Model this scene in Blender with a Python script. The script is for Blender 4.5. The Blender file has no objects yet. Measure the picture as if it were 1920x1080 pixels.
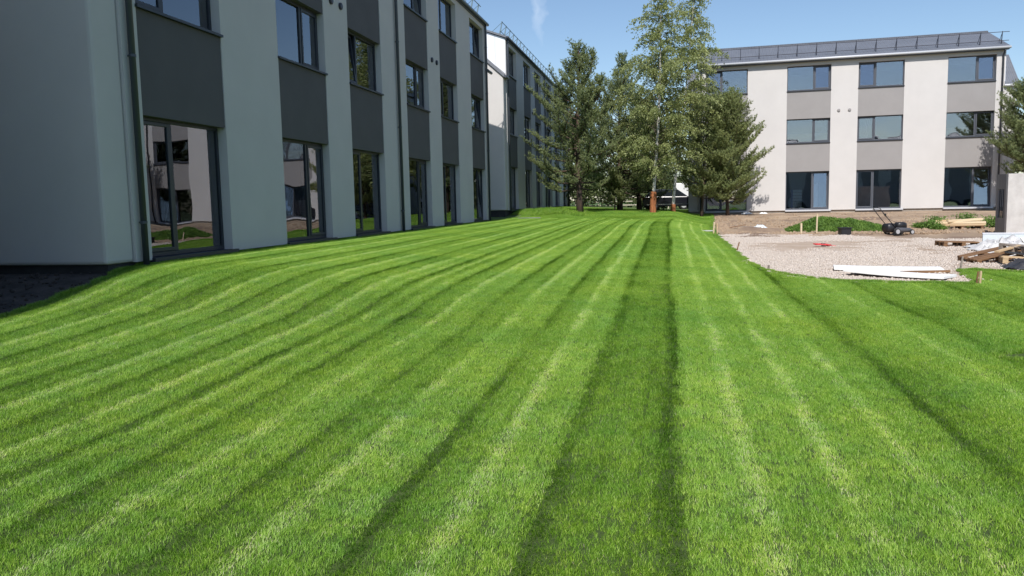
import bpy, math, random
import numpy as np
from mathutils import Vector, Matrix

R = math.radians
scene = bpy.context.scene
col = scene.collection

# ------------------------------------------------------------------ camera
EYE = Vector((0.0, 0.0, 0.7894))
YAW, PITCH, ROLL, FPX = 0.1935, 0.1062, -0.0212, 1509.6
fw = Vector((-math.sin(YAW) * math.cos(PITCH), math.cos(YAW) * math.cos(PITCH), -math.sin(PITCH)))
r0 = Vector((math.cos(YAW), math.sin(YAW), 0))
u0 = r0.cross(fw)
rr = math.cos(ROLL) * r0 + math.sin(ROLL) * u0
uu = -math.sin(ROLL) * r0 + math.cos(ROLL) * u0
cam_data = bpy.data.cameras.new('camera')
cam_data.sensor_width = 36
cam_data.lens = 36 * FPX / 1920
cam_data.clip_start = 0.05
cam_data.clip_end = 6000
cam = bpy.data.objects.new('camera', cam_data)
col.objects.link(cam)
cam.matrix_world = Matrix(((rr.x, uu.x, -fw.x, EYE.x), (rr.y, uu.y, -fw.y, EYE.y), (rr.z, uu.z, -fw.z, EYE.z), (0, 0, 0, 1)))
scene.camera = cam

# ------------------------------------------------------------------ light
SUN_EL, SUN_A = R(45.5), R(1.2)
scene.view_settings.view_transform = 'Standard'
scene.view_settings.look = 'None'
scene.view_settings.gamma = 1
scene.view_settings.exposure = 0.55
world = bpy.data.worlds.new('World')
scene.world = world
world.use_nodes = True
wn, wl = world.node_tree.nodes, world.node_tree.links
wn.clear()
sky = wn.new('ShaderNodeTexSky')
sky.sky_type = 'NISHITA'
sky.sun_disc = False
sky.sun_elevation = SUN_EL
sky.sun_rotation = math.pi + SUN_A
sky.altitude = 50
sky.air_density = 1.0
sky.dust_density = 0.35
sky.ozone_density = 3.0
bg = wn.new('ShaderNodeBackground')
bg.inputs['Strength'].default_value = 0.085
wo = wn.new('ShaderNodeOutputWorld')
# a faint vapour wisp high in the sky
tc = wn.new('ShaderNodeTexCoord')
mp = wn.new('ShaderNodeMapping')
wisp_dir = Vector((0.0, 0.0, 0.0)) + ((1013 - 960) / FPX * rr + (540 - 20) / FPX * uu + fw).normalized()
mp.inputs['Location'].default_value = (-wisp_dir.x, -wisp_dir.y, -wisp_dir.z)
wns = wn.new('ShaderNodeTexNoise'); wns.inputs['Scale'].default_value = 45; wns.inputs['Detail'].default_value = 3
wmx = wn.new('ShaderNodeVectorMath'); wmx.operation = 'MULTIPLY_ADD'
wmx.inputs[1].default_value = (0.03, 0.03, 0.0); wmx.inputs[2].default_value = (-0.015, -0.015, 0)
wad = wn.new('ShaderNodeVectorMath'); wad.operation = 'ADD'
wsc = wn.new('ShaderNodeVectorMath'); wsc.operation = 'MULTIPLY'; wsc.inputs[1].default_value = (110, 0.001, 24)
wle = wn.new('ShaderNodeVectorMath'); wle.operation = 'LENGTH'
wmr = wn.new('ShaderNodeMapRange'); wmr.inputs[1].default_value = 1.0; wmr.inputs[2].default_value = 0.0
wmr.inputs[3].default_value = 0.0; wmr.inputs[4].default_value = 0.2
wmc = wn.new('ShaderNodeMixRGB'); wmc.inputs['Color2'].default_value = (9.5, 10.0, 10.6, 1)
wl.new(tc.outputs['Generated'], mp.inputs['Vector']); wl.new(tc.outputs['Generated'], wns.inputs['Vector'])
wl.new(wns.outputs['Color'], wmx.inputs[0]); wl.new(mp.outputs['Vector'], wad.inputs[0]); wl.new(wmx.outputs[0], wad.inputs[1])
wl.new(wad.outputs[0], wsc.inputs[0]); wl.new(wsc.outputs[0], wle.inputs[0]); wl.new(wle.outputs['Value'], wmr.inputs['Value'])
wl.new(wmr.outputs[0], wmc.inputs['Fac']); wl.new(sky.outputs[0], wmc.inputs['Color1'])
wl.new(wmc.outputs[0], bg.inputs['Color']); wl.new(bg.outputs[0], wo.inputs[0])

sun_data = bpy.data.lights.new('sun', 'SUN')
sun_data.energy = 3.4
sun_data.angle = R(0.53)
sun_data.color = (1.0, 0.955, 0.9)
sun = bpy.data.objects.new('sun', sun_data)
col.objects.link(sun)
sd = Vector((math.sin(SUN_A) * math.cos(SUN_EL), math.cos(SUN_A) * math.cos(SUN_EL), -math.sin(SUN_EL)))
sun.rotation_euler = sd.to_track_quat('-Z', 'Y').to_euler()
sun.location = (-5, -30, 40)

# ------------------------------------------------------------------ materials
MATS = {}
def mat(name, c, rough=0.7, var=0.0, scale=4.0, bump=0.0, bscale=60.0, spec=0.5, metal=0.0, c2=None, stretch=None, detail=4.0, trans=0.0, lo=0.35, hi=0.65):
    m = bpy.data.materials.new(name); m.use_nodes = True
    n, l = m.node_tree.nodes, m.node_tree.links
    b = n['Principled BSDF']; out = n['Material Output']
    b.inputs['Base Color'].default_value = (*c, 1)
    b.inputs['Roughness'].default_value = rough
    b.inputs['Metallic'].default_value = metal
    b.inputs['Specular IOR Level'].default_value = spec
    t = n.new('ShaderNodeTexCoord'); src = t.outputs['Object']
    if stretch:
        mpn = n.new('ShaderNodeMapping'); mpn.inputs['Scale'].default_value = stretch
        l.new(src, mpn.inputs['Vector']); src = mpn.outputs[0]
    if var or c2:
        ns = n.new('ShaderNodeTexNoise'); ns.inputs['Scale'].default_value = scale; ns.inputs['Detail'].default_value = detail
        ns.inputs['Roughness'].default_value = 0.6
        l.new(src, ns.inputs['Vector'])
        rp = n.new('ShaderNodeValToRGB'); l.new(ns.outputs['Fac'], rp.inputs['Fac'])
        rp.color_ramp.elements[0].position = lo; rp.color_ramp.elements[1].position = hi
        a = c2 if c2 else tuple(x * (1 - var) for x in c)
        bcol = c if c2 else tuple(min(1, x * (1 + var)) for x in c)
        rp.color_ramp.elements[0].color = (*a, 1); rp.color_ramp.elements[1].color = (*bcol, 1)
        l.new(rp.outputs[0], b.inputs['Base Color'])
    if bump:
        nb = n.new('ShaderNodeTexNoise'); nb.inputs['Scale'].default_value = bscale; nb.inputs['Detail'].default_value = 5
        l.new(src, nb.inputs['Vector'])
        bp = n.new('ShaderNodeBump'); bp.inputs['Strength'].default_value = bump; bp.inputs['Distance'].default_value = 0.02
        l.new(nb.outputs['Fac'], bp.inputs['Height']); l.new(bp.outputs[0], b.inputs['Normal'])
    if trans:
        tr = n.new('ShaderNodeBsdfTranslucent'); mx = n.new('ShaderNodeMixShader'); mx.inputs[0].default_value = trans
        l.new(b.outputs[0], mx.inputs[1]); l.new(tr.outputs[0], mx.inputs[2]); l.new(mx.outputs[0], out.inputs['Surface'])
        tr.inputs['Color'].default_value = (*[min(1, x * 1.5) for x in c], 1)
    MATS[name] = m
    return m

mat('plaster', (0.578, 0.556, 0.54), 0.85, var=0.025, scale=0.9, bump=0.25, bscale=220, spec=0.2)
mat('panel_dark', (0.112, 0.106, 0.11), 0.75, var=0.05, scale=1.2, bump=0.2, bscale=220, spec=0.25)
mat('panel_taupe', (0.30, 0.285, 0.28), 0.8, var=0.03, scale=1.1, bump=0.2, bscale=220, spec=0.25)
mat('frame', (0.028, 0.033, 0.045), 0.45, spec=0.5)
mat('frame_grey', (0.075, 0.082, 0.10), 0.45, spec=0.5)
mat('gutter_light', (0.52, 0.53, 0.56), 0.35, spec=0.6)
mat('gutter_dark', (0.05, 0.058, 0.075), 0.4, spec=0.6)
mat('plinth', (0.035, 0.035, 0.038), 0.9, var=0.25, scale=3, bump=0.3, bscale=60)
mat('plinth_concrete', (0.33, 0.29, 0.245), 0.9, var=0.12, scale=3, bump=0.4, bscale=60)
mat('sheet_white', (0.75, 0.77, 0.82), 0.4, var=0.02, scale=1.5)
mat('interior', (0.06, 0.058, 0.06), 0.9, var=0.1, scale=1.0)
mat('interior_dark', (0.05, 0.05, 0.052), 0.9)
mat('steel_green', (0.13, 0.2, 0.24), 0.5, spec=0.5)
mat('steel_dark', (0.03, 0.033, 0.05), 0.45, spec=0.5)
mat('soil', (0.45, 0.335, 0.225), 0.95, c2=(0.22, 0.15, 0.105), scale=0.45, bump=1.0, bscale=7, detail=9)
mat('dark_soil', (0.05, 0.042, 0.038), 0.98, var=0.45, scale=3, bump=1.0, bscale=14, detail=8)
mat('gravel', (0.58, 0.475, 0.385), 0.95, c2=(0.42, 0.315, 0.23), scale=0.7, bump=1.0, bscale=40, detail=10)
mat('stone', (0.70, 0.62, 0.545), 0.9, c2=(0.40, 0.335, 0.285), scale=23.0, spec=0.3, lo=0.3, hi=0.7)
mat('thatch', (0.06, 0.10, 0.016), 0.95, var=0.3, scale=14, bump=0.8, bscale=90)
mat('field', (0.11, 0.17, 0.04), 0.95, c2=(0.06, 0.11, 0.02), scale=0.5, bump=1.0, bscale=8, detail=8)
mat('pine_bark', (0.10, 0.065, 0.045), 0.95, c2=(0.045, 0.033, 0.027), scale=5, bump=1.0, bscale=14, stretch=(1, 1, 0.25))
mat('birch_bark', (0.62, 0.59, 0.54), 0.8, c2=(0.05, 0.045, 0.04), scale=5, bump=0.4, bscale=14, stretch=(1, 1, 3), lo=0.36, hi=0.43)
mat('bark_wrap', (0.42, 0.155, 0.055), 0.9, c2=(0.22, 0.075, 0.03), scale=7, bump=0.8, bscale=20, stretch=(1, 1, 0.3))
mat('twig', (0.09, 0.07, 0.055), 0.9)
mat('pine_needle', (0.30, 0.34, 0.155), 0.6, c2=(0.155, 0.20, 0.09), scale=1.6, trans=0.35, spec=0.35)
mat('pine_needle_warm', (0.33, 0.36, 0.15), 0.6, c2=(0.165, 0.215, 0.088), scale=1.4, trans=0.35, spec=0.35)
mat('birch_leaf', (0.34, 0.37, 0.15), 0.5, c2=(0.17, 0.215, 0.075), scale=1.8, trans=0.35, spec=0.45)
mat('weed_leaf', (0.19, 0.31, 0.06), 0.6, c2=(0.08, 0.16, 0.03), scale=3, trans=0.3, spec=0.4)
mat('far_leaf', (0.13, 0.16, 0.055), 0.8, c2=(0.06, 0.085, 0.032), scale=0.5, trans=0.2)
mat('concrete', (0.60, 0.58, 0.555), 0.9, c2=(0.47, 0.45, 0.43), scale=2.2, bump=0.4, bscale=40, detail=8)
mat('concrete_grey', (0.30, 0.285, 0.275), 0.9, c2=(0.2, 0.19, 0.185), scale=1.2, bump=0.4, bscale=40, stretch=(1, 1, 0.4), detail=8)
mat('foam_white', (0.88, 0.88, 0.87), 0.75, var=0.02, scale=2)
mat('panel_blue', (0.62, 0.68, 0.73), 0.35, var=0.03, scale=2)
mat('wood_new', (0.62, 0.47, 0.29), 0.75, c2=(0.50, 0.35, 0.2), scale=3, stretch=(0.3, 6, 6), bump=0.2, bscale=30)
mat('wood_pale', (0.72, 0.60, 0.43), 0.75, c2=(0.62, 0.48, 0.3), scale=3, stretch=(0.3, 6, 6), bump=0.2, bscale=30)
mat('wood_brown', (0.27, 0.15, 0.07), 0.8, c2=(0.15, 0.08, 0.04), scale=3, stretch=(0.3, 6, 6), bump=0.3, bscale=30)
mat('wood_grey', (0.36, 0.31, 0.27), 0.85, c2=(0.22, 0.18, 0.15), scale=3, stretch=(0.3, 6, 6), bump=0.3, bscale=30)
mat('film_white', (0.78, 0.77, 0.76), 0.35, var=0.05, scale=6, trans=0.3)
mat('film_dark', (0.05, 0.05, 0.055), 0.35, var=0.3, scale=6)
mat('black_plastic', (0.02, 0.02, 0.023), 0.4)
mat('mower_grey', (0.09, 0.09, 0.10), 0.35)
mat('rubber', (0.018, 0.018, 0.018), 0.8)
mat('wheel_silver', (0.55, 0.55, 0.57), 0.35, metal=0.3)
mat('red', (0.62, 0.05, 0.055), 0.5, var=0.2, scale=20)
mat('car_black', (0.012, 0.013, 0.018), 0.2)
mat('car_white', (0.8, 0.8, 0.8), 0.3)
mat('car_glass', (0.02, 0.025, 0.03), 0.05)
mat('lamp_red', (0.4, 0.02, 0.02), 0.3)
mat('chrome', (0.6, 0.6, 0.62), 0.15, metal=1.0)
mat('curtain', (0.8, 0.8, 0.8), 0.9, trans=0.2)
mat('blue_pack', (0.05, 0.10, 0.42), 0.5)
mat('pack_pale', (0.62, 0.78, 0.78), 0.6, var=0.05, scale=6)
mat('card', (0.5, 0.42, 0.3), 0.8, var=0.08, scale=2)
mat('fence_wood', (0.55, 0.5, 0.42), 0.85, var=0.12, scale=3)

def glass_mat():
    m = bpy.data.materials.new('glass'); m.use_nodes = True
    n, l = m.node_tree.nodes, m.node_tree.links
    n.clear()
    out = n.new('ShaderNodeOutputMaterial'); mx = n.new('ShaderNodeMixShader')
    tr = n.new('ShaderNodeBsdfTransparent'); tr.inputs[0].default_value = (0.87, 0.88, 0.89, 1)
    gl = n.new('ShaderNodeBsdfGlossy'); gl.inputs['Roughness'].default_value = 0.0; gl.inputs['Color'].default_value = (0.88, 0.92, 1.0, 1)
    fr = n.new('ShaderNodeFresnel'); fr.inputs['IOR'].default_value = 2.6
    t = n.new('ShaderNodeTexCoord'); ns = n.new('ShaderNodeTexNoise'); ns.inputs['Scale'].default_value = 1.1; ns.inputs['Detail'].default_value = 0.5
    bp = n.new('ShaderNodeBump'); bp.inputs['Strength'].default_value = 0.05; bp.inputs['Distance'].default_value = 0.08
    l.new(t.outputs['Object'], ns.inputs['Vector']); l.new(ns.outputs['Fac'], bp.inputs['Height'])
    l.new(bp.outputs[0], gl.inputs['Normal'])
    l.new(fr.outputs[0], mx.inputs[0]); l.new(tr.outputs[0], mx.inputs[1]); l.new(gl.outputs[0], mx.inputs[2]); l.new(mx.outputs[0], out.inputs[0])
    MATS['glass'] = m
glass_mat()

def roof_mat():
    m = mat('roof_metal', (0.165, 0.175, 0.20), 0.4, var=0.08, scale=0.8, spec=0.6)
    n, l = m.node_tree.nodes, m.node_tree.links
    t = n.new('ShaderNodeTexCoord')
    w = n.new('ShaderNodeTexWave'); w.wave_type = 'BANDS'; w.bands_direction = 'X'; w.inputs['Scale'].default_value = 1.55
    w2 = n.new('ShaderNodeTexWave'); w2.wave_type = 'BANDS'; w2.bands_direction = 'Y'; w2.wave_profile = 'SAW'; w2.inputs['Scale'].default_value = 0.9
    ad = n.new('ShaderNodeMath'); ad.operation = 'ADD'
    b = n.new('ShaderNodeBump'); b.inputs['Strength'].default_value = 1.0; b.inputs['Distance'].default_value = 0.04
    l.new(t.outputs['Object'], w.inputs['Vector']); l.new(t.outputs['Object'], w2.inputs['Vector'])
    l.new(w.outputs['Fac'], ad.inputs[0]); l.new(w2.outputs['Fac'], ad.inputs[1]); l.new(ad.outputs[0], b.inputs['Height'])
    l.new(b.outputs[0], n['Principled BSDF'].inputs['Normal'])
roof_mat()

def grass_mat():
    m = bpy.data.materials.new('grass_blade'); m.use_nodes = True
    n, l = m.node_tree.nodes, m.node_tree.links
    b = n['Principled BSDF']; out = n['Material Output']
    b.inputs['Roughness'].default_value = 0.5; b.inputs['Specular IOR Level'].default_value = 0.35
    at = n.new('ShaderNodeAttribute'); at.attribute_name = 'tint'
    rp = n.new('ShaderNodeValToRGB'); e = rp.color_ramp.elements
    e[0].position = 0.0; e[0].color = (0.07, 0.18, 0.012, 1)
    e[1].position = 1.0; e[1].color = (0.62, 0.62, 0.38, 1)
    for p_, c_ in ((0.42, (0.205, 0.42, 0.034)), (0.86, (0.45, 0.67, 0.14)), (0.93, (0.50, 0.60, 0.30))):
        x = e.new(p_); x.color = (*c_, 1)
    geo = n.new('ShaderNodeNewGeometry')
    ns = n.new('ShaderNodeTexNoise'); ns.inputs['Scale'].default_value = 0.55; ns.inputs['Detail'].default_value = 4
    ns2 = n.new('ShaderNodeTexNoise'); ns2.inputs['Scale'].default_value = 4.5; ns2.inputs['Detail'].default_value = 2
    l.new(geo.outputs['Position'], ns.inputs['Vector']); l.new(geo.outputs['Position'], ns2.inputs['Vector'])
    mr = n.new('ShaderNodeMapRange'); mr.inputs[1].default_value = 0.3; mr.inputs[2].default_value = 0.7; mr.inputs[3].default_value = 0.0; mr.inputs[4].default_value = 1.0
    ad = n.new('ShaderNodeMath'); ad.operation = 'MULTIPLY_ADD'; ad.inputs[1].default_value = 0.45
    l.new(ns2.outputs['Fac'], ad.inputs[0]); 
    ml = n.new('ShaderNodeMath'); ml.operation = 'MULTIPLY'; ml.inputs[1].default_value = 0.55
    l.new(ns.outputs['Fac'], ml.inputs[0]); l.new(ml.outputs[0], ad.inputs[2]); l.new(ad.outputs[0], mr.inputs['Value'])
    mc = n.new('ShaderNodeMixRGB'); mc.blend_type = 'MULTIPLY'; mc.inputs['Fac'].default_value = 1
    r2 = n.new('ShaderNodeValToRGB'); r2.color_ramp.elements[0].color = (0.74, 0.84, 0.9, 1); r2.color_ramp.elements[1].color = (1.32, 1.1, 0.95, 1)
    l.new(mr.outputs[0], r2.inputs['Fac']); l.new(at.outputs['Fac'], rp.inputs['Fac'])
    l.new(rp.outputs[0], mc.inputs['Color1']); l.new(r2.outputs[0], mc.inputs['Color2'])
    l.new(mc.outputs[0], b.inputs['Base Color'])
    tr = n.new('ShaderNodeBsdfTranslucent'); mx = n.new('ShaderNodeMixShader'); mx.inputs[0].default_value = 0.34
    l.new(mc.outputs[0], tr.inputs['Color']); l.new(b.outputs[0], mx.inputs[1]); l.new(tr.outputs[0], mx.inputs[2]); l.new(mx.outputs[0], out.inputs['Surface'])
    MATS['grass_blade'] = m
grass_mat()

# ------------------------------------------------------------------ helpers
def tag(o, label=None, cat=None, group=None, kind=None):
    if label: o['label'] = label
    if cat: o['category'] = cat
    if group: o['group'] = group
    if kind: o['kind'] = kind
    return o

def empty(name, loc=(0, 0, 0), rz=0.0):
    o = bpy.data.objects.new(name, None); col.objects.link(o)
    o.empty_display_size = 0.2
    o.location = loc; o.rotation_euler = (0, 0, rz)
    return o

def link(name, me, m, parent=None, loc=None, rot=None):
    if m is not None and not me.materials: me.materials.append(MATS[m])
    o = bpy.data.objects.new(name, me); col.objects.link(o)
    if parent is not None: o.parent = parent
    if loc is not None: o.location = loc
    if rot is not None: o.rotation_euler = rot
    return o

class MB:
    def __init__(s): s.v = []; s.f = []
    def add(s, vs, fs):
        k = len(s.v); s.v += [tuple(v) for v in vs]; s.f += [tuple(i + k for i in f) for f in fs]; return s
    def box(s, x0, x1, y0, y1, z0, z1):
        return s.add([(x0, y0, z0), (x1, y0, z0), (x1, y1, z0), (x0, y1, z0), (x0, y0, z1), (x1, y0, z1), (x1, y1, z1), (x0, y1, z1)],
                     [(0, 3, 2, 1), (4, 5, 6, 7), (0, 1, 5, 4), (1, 2, 6, 5), (2, 3, 7, 6), (3, 0, 4, 7)])
    def prism_x(s, poly, x0, x1):          # poly of (y, z)
        n = len(poly); a = sum(poly[i][0] * poly[(i + 1) % n][1] - poly[(i + 1) % n][0] * poly[i][1] for i in range(n))
        if a < 0: poly = poly[::-1]
        vs = [(x0, y, z) for y, z in poly] + [(x1, y, z) for y, z in poly]
        fs = [tuple(range(n))[::-1], tuple(range(n, 2 * n))] + [(i, (i + 1) % n, n + (i + 1) % n, n + i) for i in range(n)]
        return s.add(vs, fs)
    def prism_z(s, poly, z0, z1):
        n = len(poly); a = sum(poly[i][0] * poly[(i + 1) % n][1] - poly[(i + 1) % n][0] * poly[i][1] for i in range(n))
        if a < 0: poly = poly[::-1]
        vs = [(x, y, z0) for x, y in poly] + [(x, y, z1) for x, y in poly]
        fs = [tuple(range(n))[::-1], tuple(range(n, 2 * n))] + [(i, (i + 1) % n, n + (i + 1) % n, n + i) for i in range(n)]
        return s.add(vs, fs)
    def tube(s, pts, rad, n=8, cap=True):
        pts = [Vector(p) for p in pts]; k = len(s.v)
        rads = rad if isinstance(rad, (list, tuple)) else [rad] * len(pts)
        up = Vector((0, 0, 1))
        for i, p in enumerate(pts):
            d = (pts[min(i + 1, len(pts) - 1)] - pts[max(i - 1, 0)]).normalized()
            a = d.cross(up) if abs(d.dot(up)) < 0.95 else d.cross(Vector((1, 0, 0)))
            a.normalize(); b = d.cross(a)
            for j in range(n):
                t = 2 * math.pi * j / n
                s.v.append(tuple(p + (a * math.cos(t) + b * math.sin(t)) * rads[i]))
        for i in range(len(pts) - 1):
            for j in range(n):
                q = k + i * n
                s.f.append((q + j, q + (j + 1) % n, q + n + (j + 1) % n, q + n + j))
        if cap:
            s.f.append(tuple(k + j for j in range(n))[::-1])
            s.f.append(tuple(k + (len(pts) - 1) * n + j for j in range(n)))
        return s
    def mesh(s, name, smooth=False):
        me = bpy.data.meshes.new(name); me.from_pydata(s.v, [], s.f); me.update()
        if smooth:
            for p in me.polygons: p.use_smooth = True
        return me
    def build(s, name, m, parent=None, loc=None, rot=None, bevel=0.0, smooth=False):
        o = link(name, s.mesh(name, smooth), m, parent, loc, rot)
        if bevel:
            md = o.modifiers.new('bevel', 'BEVEL'); md.width = bevel; md.segments = 2; md.limit_method = 'ANGLE'
        return o

def np_mesh(name, verts, faces, smooth=False):
    """verts (N,3) array, faces (M,k) array"""
    me = bpy.data.meshes.new(name)
    verts = np.asarray(verts, dtype=np.float32); faces = np.asarray(faces, dtype=np.int32)
    me.vertices.add(len(verts)); me.vertices.foreach_set('co', verts.ravel())
    k = faces.shape[1]
    me.loops.add(faces.size); me.loops.foreach_set('vertex_index', faces.ravel())
    me.polygons.add(len(faces)); me.polygons.foreach_set('loop_start', np.arange(0, faces.size, k, dtype=np.int32))
    me.polygons.foreach_set('loop_total', np.full(len(faces), k, dtype=np.int32))
    me.update(calc_edges=True)
    if smooth: me.polygons.foreach_set('use_smooth', np.ones(len(faces), dtype=bool))
    return me

# ------------------------------------------------------------------ terrain
ZC = [(-30, -.9), (3, -.82), (8, -.72), (14, -.6), (22, -.45), (32, -.3), (39.5, -.22), (41, -.12), (42.5, .04), (45, .1), (50, .08), (58, -.02), (70, .02), (100, .2)]
ZW = [(-30, -.7), (5, -.66), (8.35, -.46), (9.23, -.37), (9.74, -.23), (10.35, -.14), (10.9, -.075), (11.4, -.05), (13, -.05), (36, -.05), (39, -.03), (41, .1), (43, .33), (66, .36), (100, .3)]
ZR = [(-30, -.9), (3, -.82), (10, -.77), (15, -.72), (32, -.72), (35, -.64), (46, -.27), (50, -.2), (60, -.1), (100, .25)]
def tab(t, x): return np.interp(x, [a for a, b in t], [b for a, b in t])
def sm(t): t = np.clip(t, 0, 1); return t * t * (3 - 2 * t)
def T(X, Y):
    X = np.asarray(X, dtype=float); Y = np.asarray(Y, dtype=float)
    c = sum(tab(ZC, Y + d) for d in (-1, -.5, 0, .5, 1)) / 5
    w = sum(tab(ZW, Y + d) for d in (-.4, -.2, 0, .2, .4)) / 5
    r = sum(tab(ZR, Y + d) for d in (-1, -.5, 0, .5, 1)) / 5
    tl = np.clip(-X / 8, 0, 1)
    left = c + (w - c) * (.5 * tl + .5 * sm(tl)); right = c + (r - c) * sm(X / 2.0)
    bumps = np.where(X < 0, .006, .014) * np.sin(X * 1.3 + Y * .35) * np.sin(Y * .8 + 1.0) * np.clip((Y - 2) / 6, 0, 1)
    # rough low tongue of turf below the far block
    mound = 0.10 * np.exp(-((X + 6.2) / 1.6) ** 2 - ((Y - 42.6) / 1.3) ** 2)
    return np.where(X < 0, left, right) + bumps * np.where((X > 1.9) & (Y > 15), .4, 1) + mound
def Tz(x, y): return float(T(x, y))

GRAVEL_EDGE = [(1.83, 34.2), (1.86, 27), (1.80, 19.7), (1.86, 17.9), (1.99, 17.13), (2.26, 16.07), (2.62, 15.34), (3.16, 14.86), (3.98, 14.66), (4.84, 14.52), (5.02, 14.6), (5.25, 15.7), (5.5, 16.9), (5.86, 17.05), (6.07, 16.62), (6.5, 16.35), (9, 16.2), (16, 16.0), (40, 16.0)]
SITE = GRAVEL_EDGE + [(40, 60), (14, 60), (2.6, 51.5), (2.55, 50.2), (2.4, 46), (2.1, 40)]
def in_poly(X, Y, poly):
    X = np.asarray(X, dtype=float); Y = np.asarray(Y, dtype=float); ins = np.zeros(X.shape, bool)
    n = len(poly)
    for i in range(n):
        x1, y1 = poly[i]; x2, y2 = poly[(i + 1) % n]
        if y1 == y2: continue
        cnd = ((y1 > Y) != (y2 > Y)) & (X < (x2 - x1) * (Y - y1) / (y2 - y1) + x1)
        ins ^= cnd
    return ins
def wob(X, Y): return 0.035 * np.sin(X * 7.1 + Y * 3.3) + 0.03 * np.sin(Y * 9.7 - X * 4.1)
def in_lawn(X, Y):
    X = np.asarray(X, dtype=float); Y = np.asarray(Y, dtype=float); w = wob(X, Y)
    wall = np.where(Y < 10.3, -7.95, np.where(Y < 36.6, -8.06, np.where(Y < 39.4, -7.7, np.where(Y < 41.2, -7.3, -7.95))))
    ok = (X > wall + w) & (Y > -4) & (Y < 60) & (X < 13)
    ok &= ~in_poly(X + w, Y + w, SITE)
    ok &= ~(((X - 3.35) / .3) ** 2 + ((Y - 8.25) / .16) ** 2 < 1)
    return ok

# ground: one sheet to the horizon
def axis(lo, hi, step, ext):
    a = list(np.arange(lo, hi + 1e-6, step)); return np.array([lo - e for e in ext[::-1]] + a + [hi + e for e in ext])
gx = axis(-12, 16, 0.4, [1, 3, 8, 16, 30, 60, 130, 300, 900, 3000])
gy = axis(0, 62, 0.4, [1, 3, 8, 16, 30, 60, 130, 300, 900, 3000])
GX, GY = np.meshgrid(gx, gy)
inl = in_lawn(GX, GY)
for d in ((0.5, 0), (-0.5, 0), (0, 0.5), (0, -0.5)): inl &= in_lawn(GX + d[0], GY + d[1])
rs = np.random.RandomState(3)
site_rough = in_poly(GX, GY, SITE) & (GY > 31.5) & (GY < 47)
GZ = T(GX, GY) - np.where(inl, 0.08, 0.0) + np.where(site_rough, rs.uniform(-.05, .07, GX.shape), 0)
# heaped earth along the back of the gravel
GZ += 0.2 * np.exp(-((GX - 3.7) / 1.3) ** 2 - ((GY - 34.6) / .6) ** 2) * rs.uniform(.2, 1.4, GX.shape)
nx, ny = len(gx), len(gy)
idx = np.arange(nx * ny).reshape(ny, nx)
gf = np.stack([idx[:-1, :-1], idx[:-1, 1:], idx[1:, 1:], idx[1:, :-1]], -1).reshape(-1, 4)
gme = np_mesh('ground', np.stack([GX, GY, GZ], -1).reshape(-1, 3), gf, True)
for k in ('soil', 'field', 'dark_soil'): gme.materials.append(MATS[k])
cx = GX.ravel()[gf].mean(1); cy = GY.ravel()[gf].mean(1)
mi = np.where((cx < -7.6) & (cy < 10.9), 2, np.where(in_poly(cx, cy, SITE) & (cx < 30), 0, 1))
gme.polygons.foreach_set('material_index', mi.astype(np.int32))
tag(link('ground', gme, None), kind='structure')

# lawn sheet, refined along its edges
def sheet(name, inside, x0, x1, y0, y1, step, dz, m, sub=4):
    vs, fs = [], []
    vid = {}
    def vtx(x, y):
        k = (round(x * 1000), round(y * 1000))
        if k not in vid: vid[k] = len(vs); vs.append((x, y))
        return vid[k]
    xs = np.arange(x0, x1, step); ys = np.arange(y0, y1, step)
    QX, QY = np.meshgrid(np.append(xs, xs[-1] + step), np.append(ys, ys[-1] + step))
    I = inside(QX, QY)
    s = step / sub
    for j in range(len(ys)):
        for i in range(len(xs)):
            n4 = int(I[j, i]) + int(I[j, i + 1]) + int(I[j + 1, i]) + int(I[j + 1, i + 1])
            x, y = xs[i], ys[j]
            if n4 == 4: fs.append((vtx(x, y), vtx(x + step, y), vtx(x + step, y + step), vtx(x, y + step)))
            elif n4:
                a, b = np.meshgrid(x + s * (np.arange(sub) + .5), y + s * (np.arange(sub) + .5))
                q = inside(a, b)
                for jj in range(sub):
                    for ii in range(sub):
                        if q[jj, ii]:
                            u, v = x + ii * s, y + jj * s
                            fs.append((vtx(u, v), vtx(u + s, v), vtx(u + s, v + s), vtx(u, v + s)))
    va = np.array(vs); z = T(va[:, 0], va[:, 1]) + dz
    return tag(link(name, np_mesh(name, np.column_stack([va, z]), np.array(fs), True), m), kind='structure')
sheet('lawn', in_lawn, -8.4, 13.2, -4, 60.2, 0.4, 0.012, 'thatch')

GRAVEL = [p for p in GRAVEL_EDGE[1:15]] + [(9, 16.2), (12.5, 16.2), (12.8, 27.5), (10.5, 28.3), (8.6, 28.6), (7.9, 29.8), (7.2, 31.9), (5, 32.6), (3.4, 33.2), (1.5, 33.4), (1.5, 27)]
def in_gravel(X, Y):
    w = wob(X, Y) * 4
    return in_poly(X, Y + w, [(x - .3 if x < 2.7 else x, y - (.3 if y < 16 else 0)) for x, y in GRAVEL])
sheet('gravel_bed', in_gravel, 1.2, 13.2, 14, 34, 0.4, 0.006, 'gravel')

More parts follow.
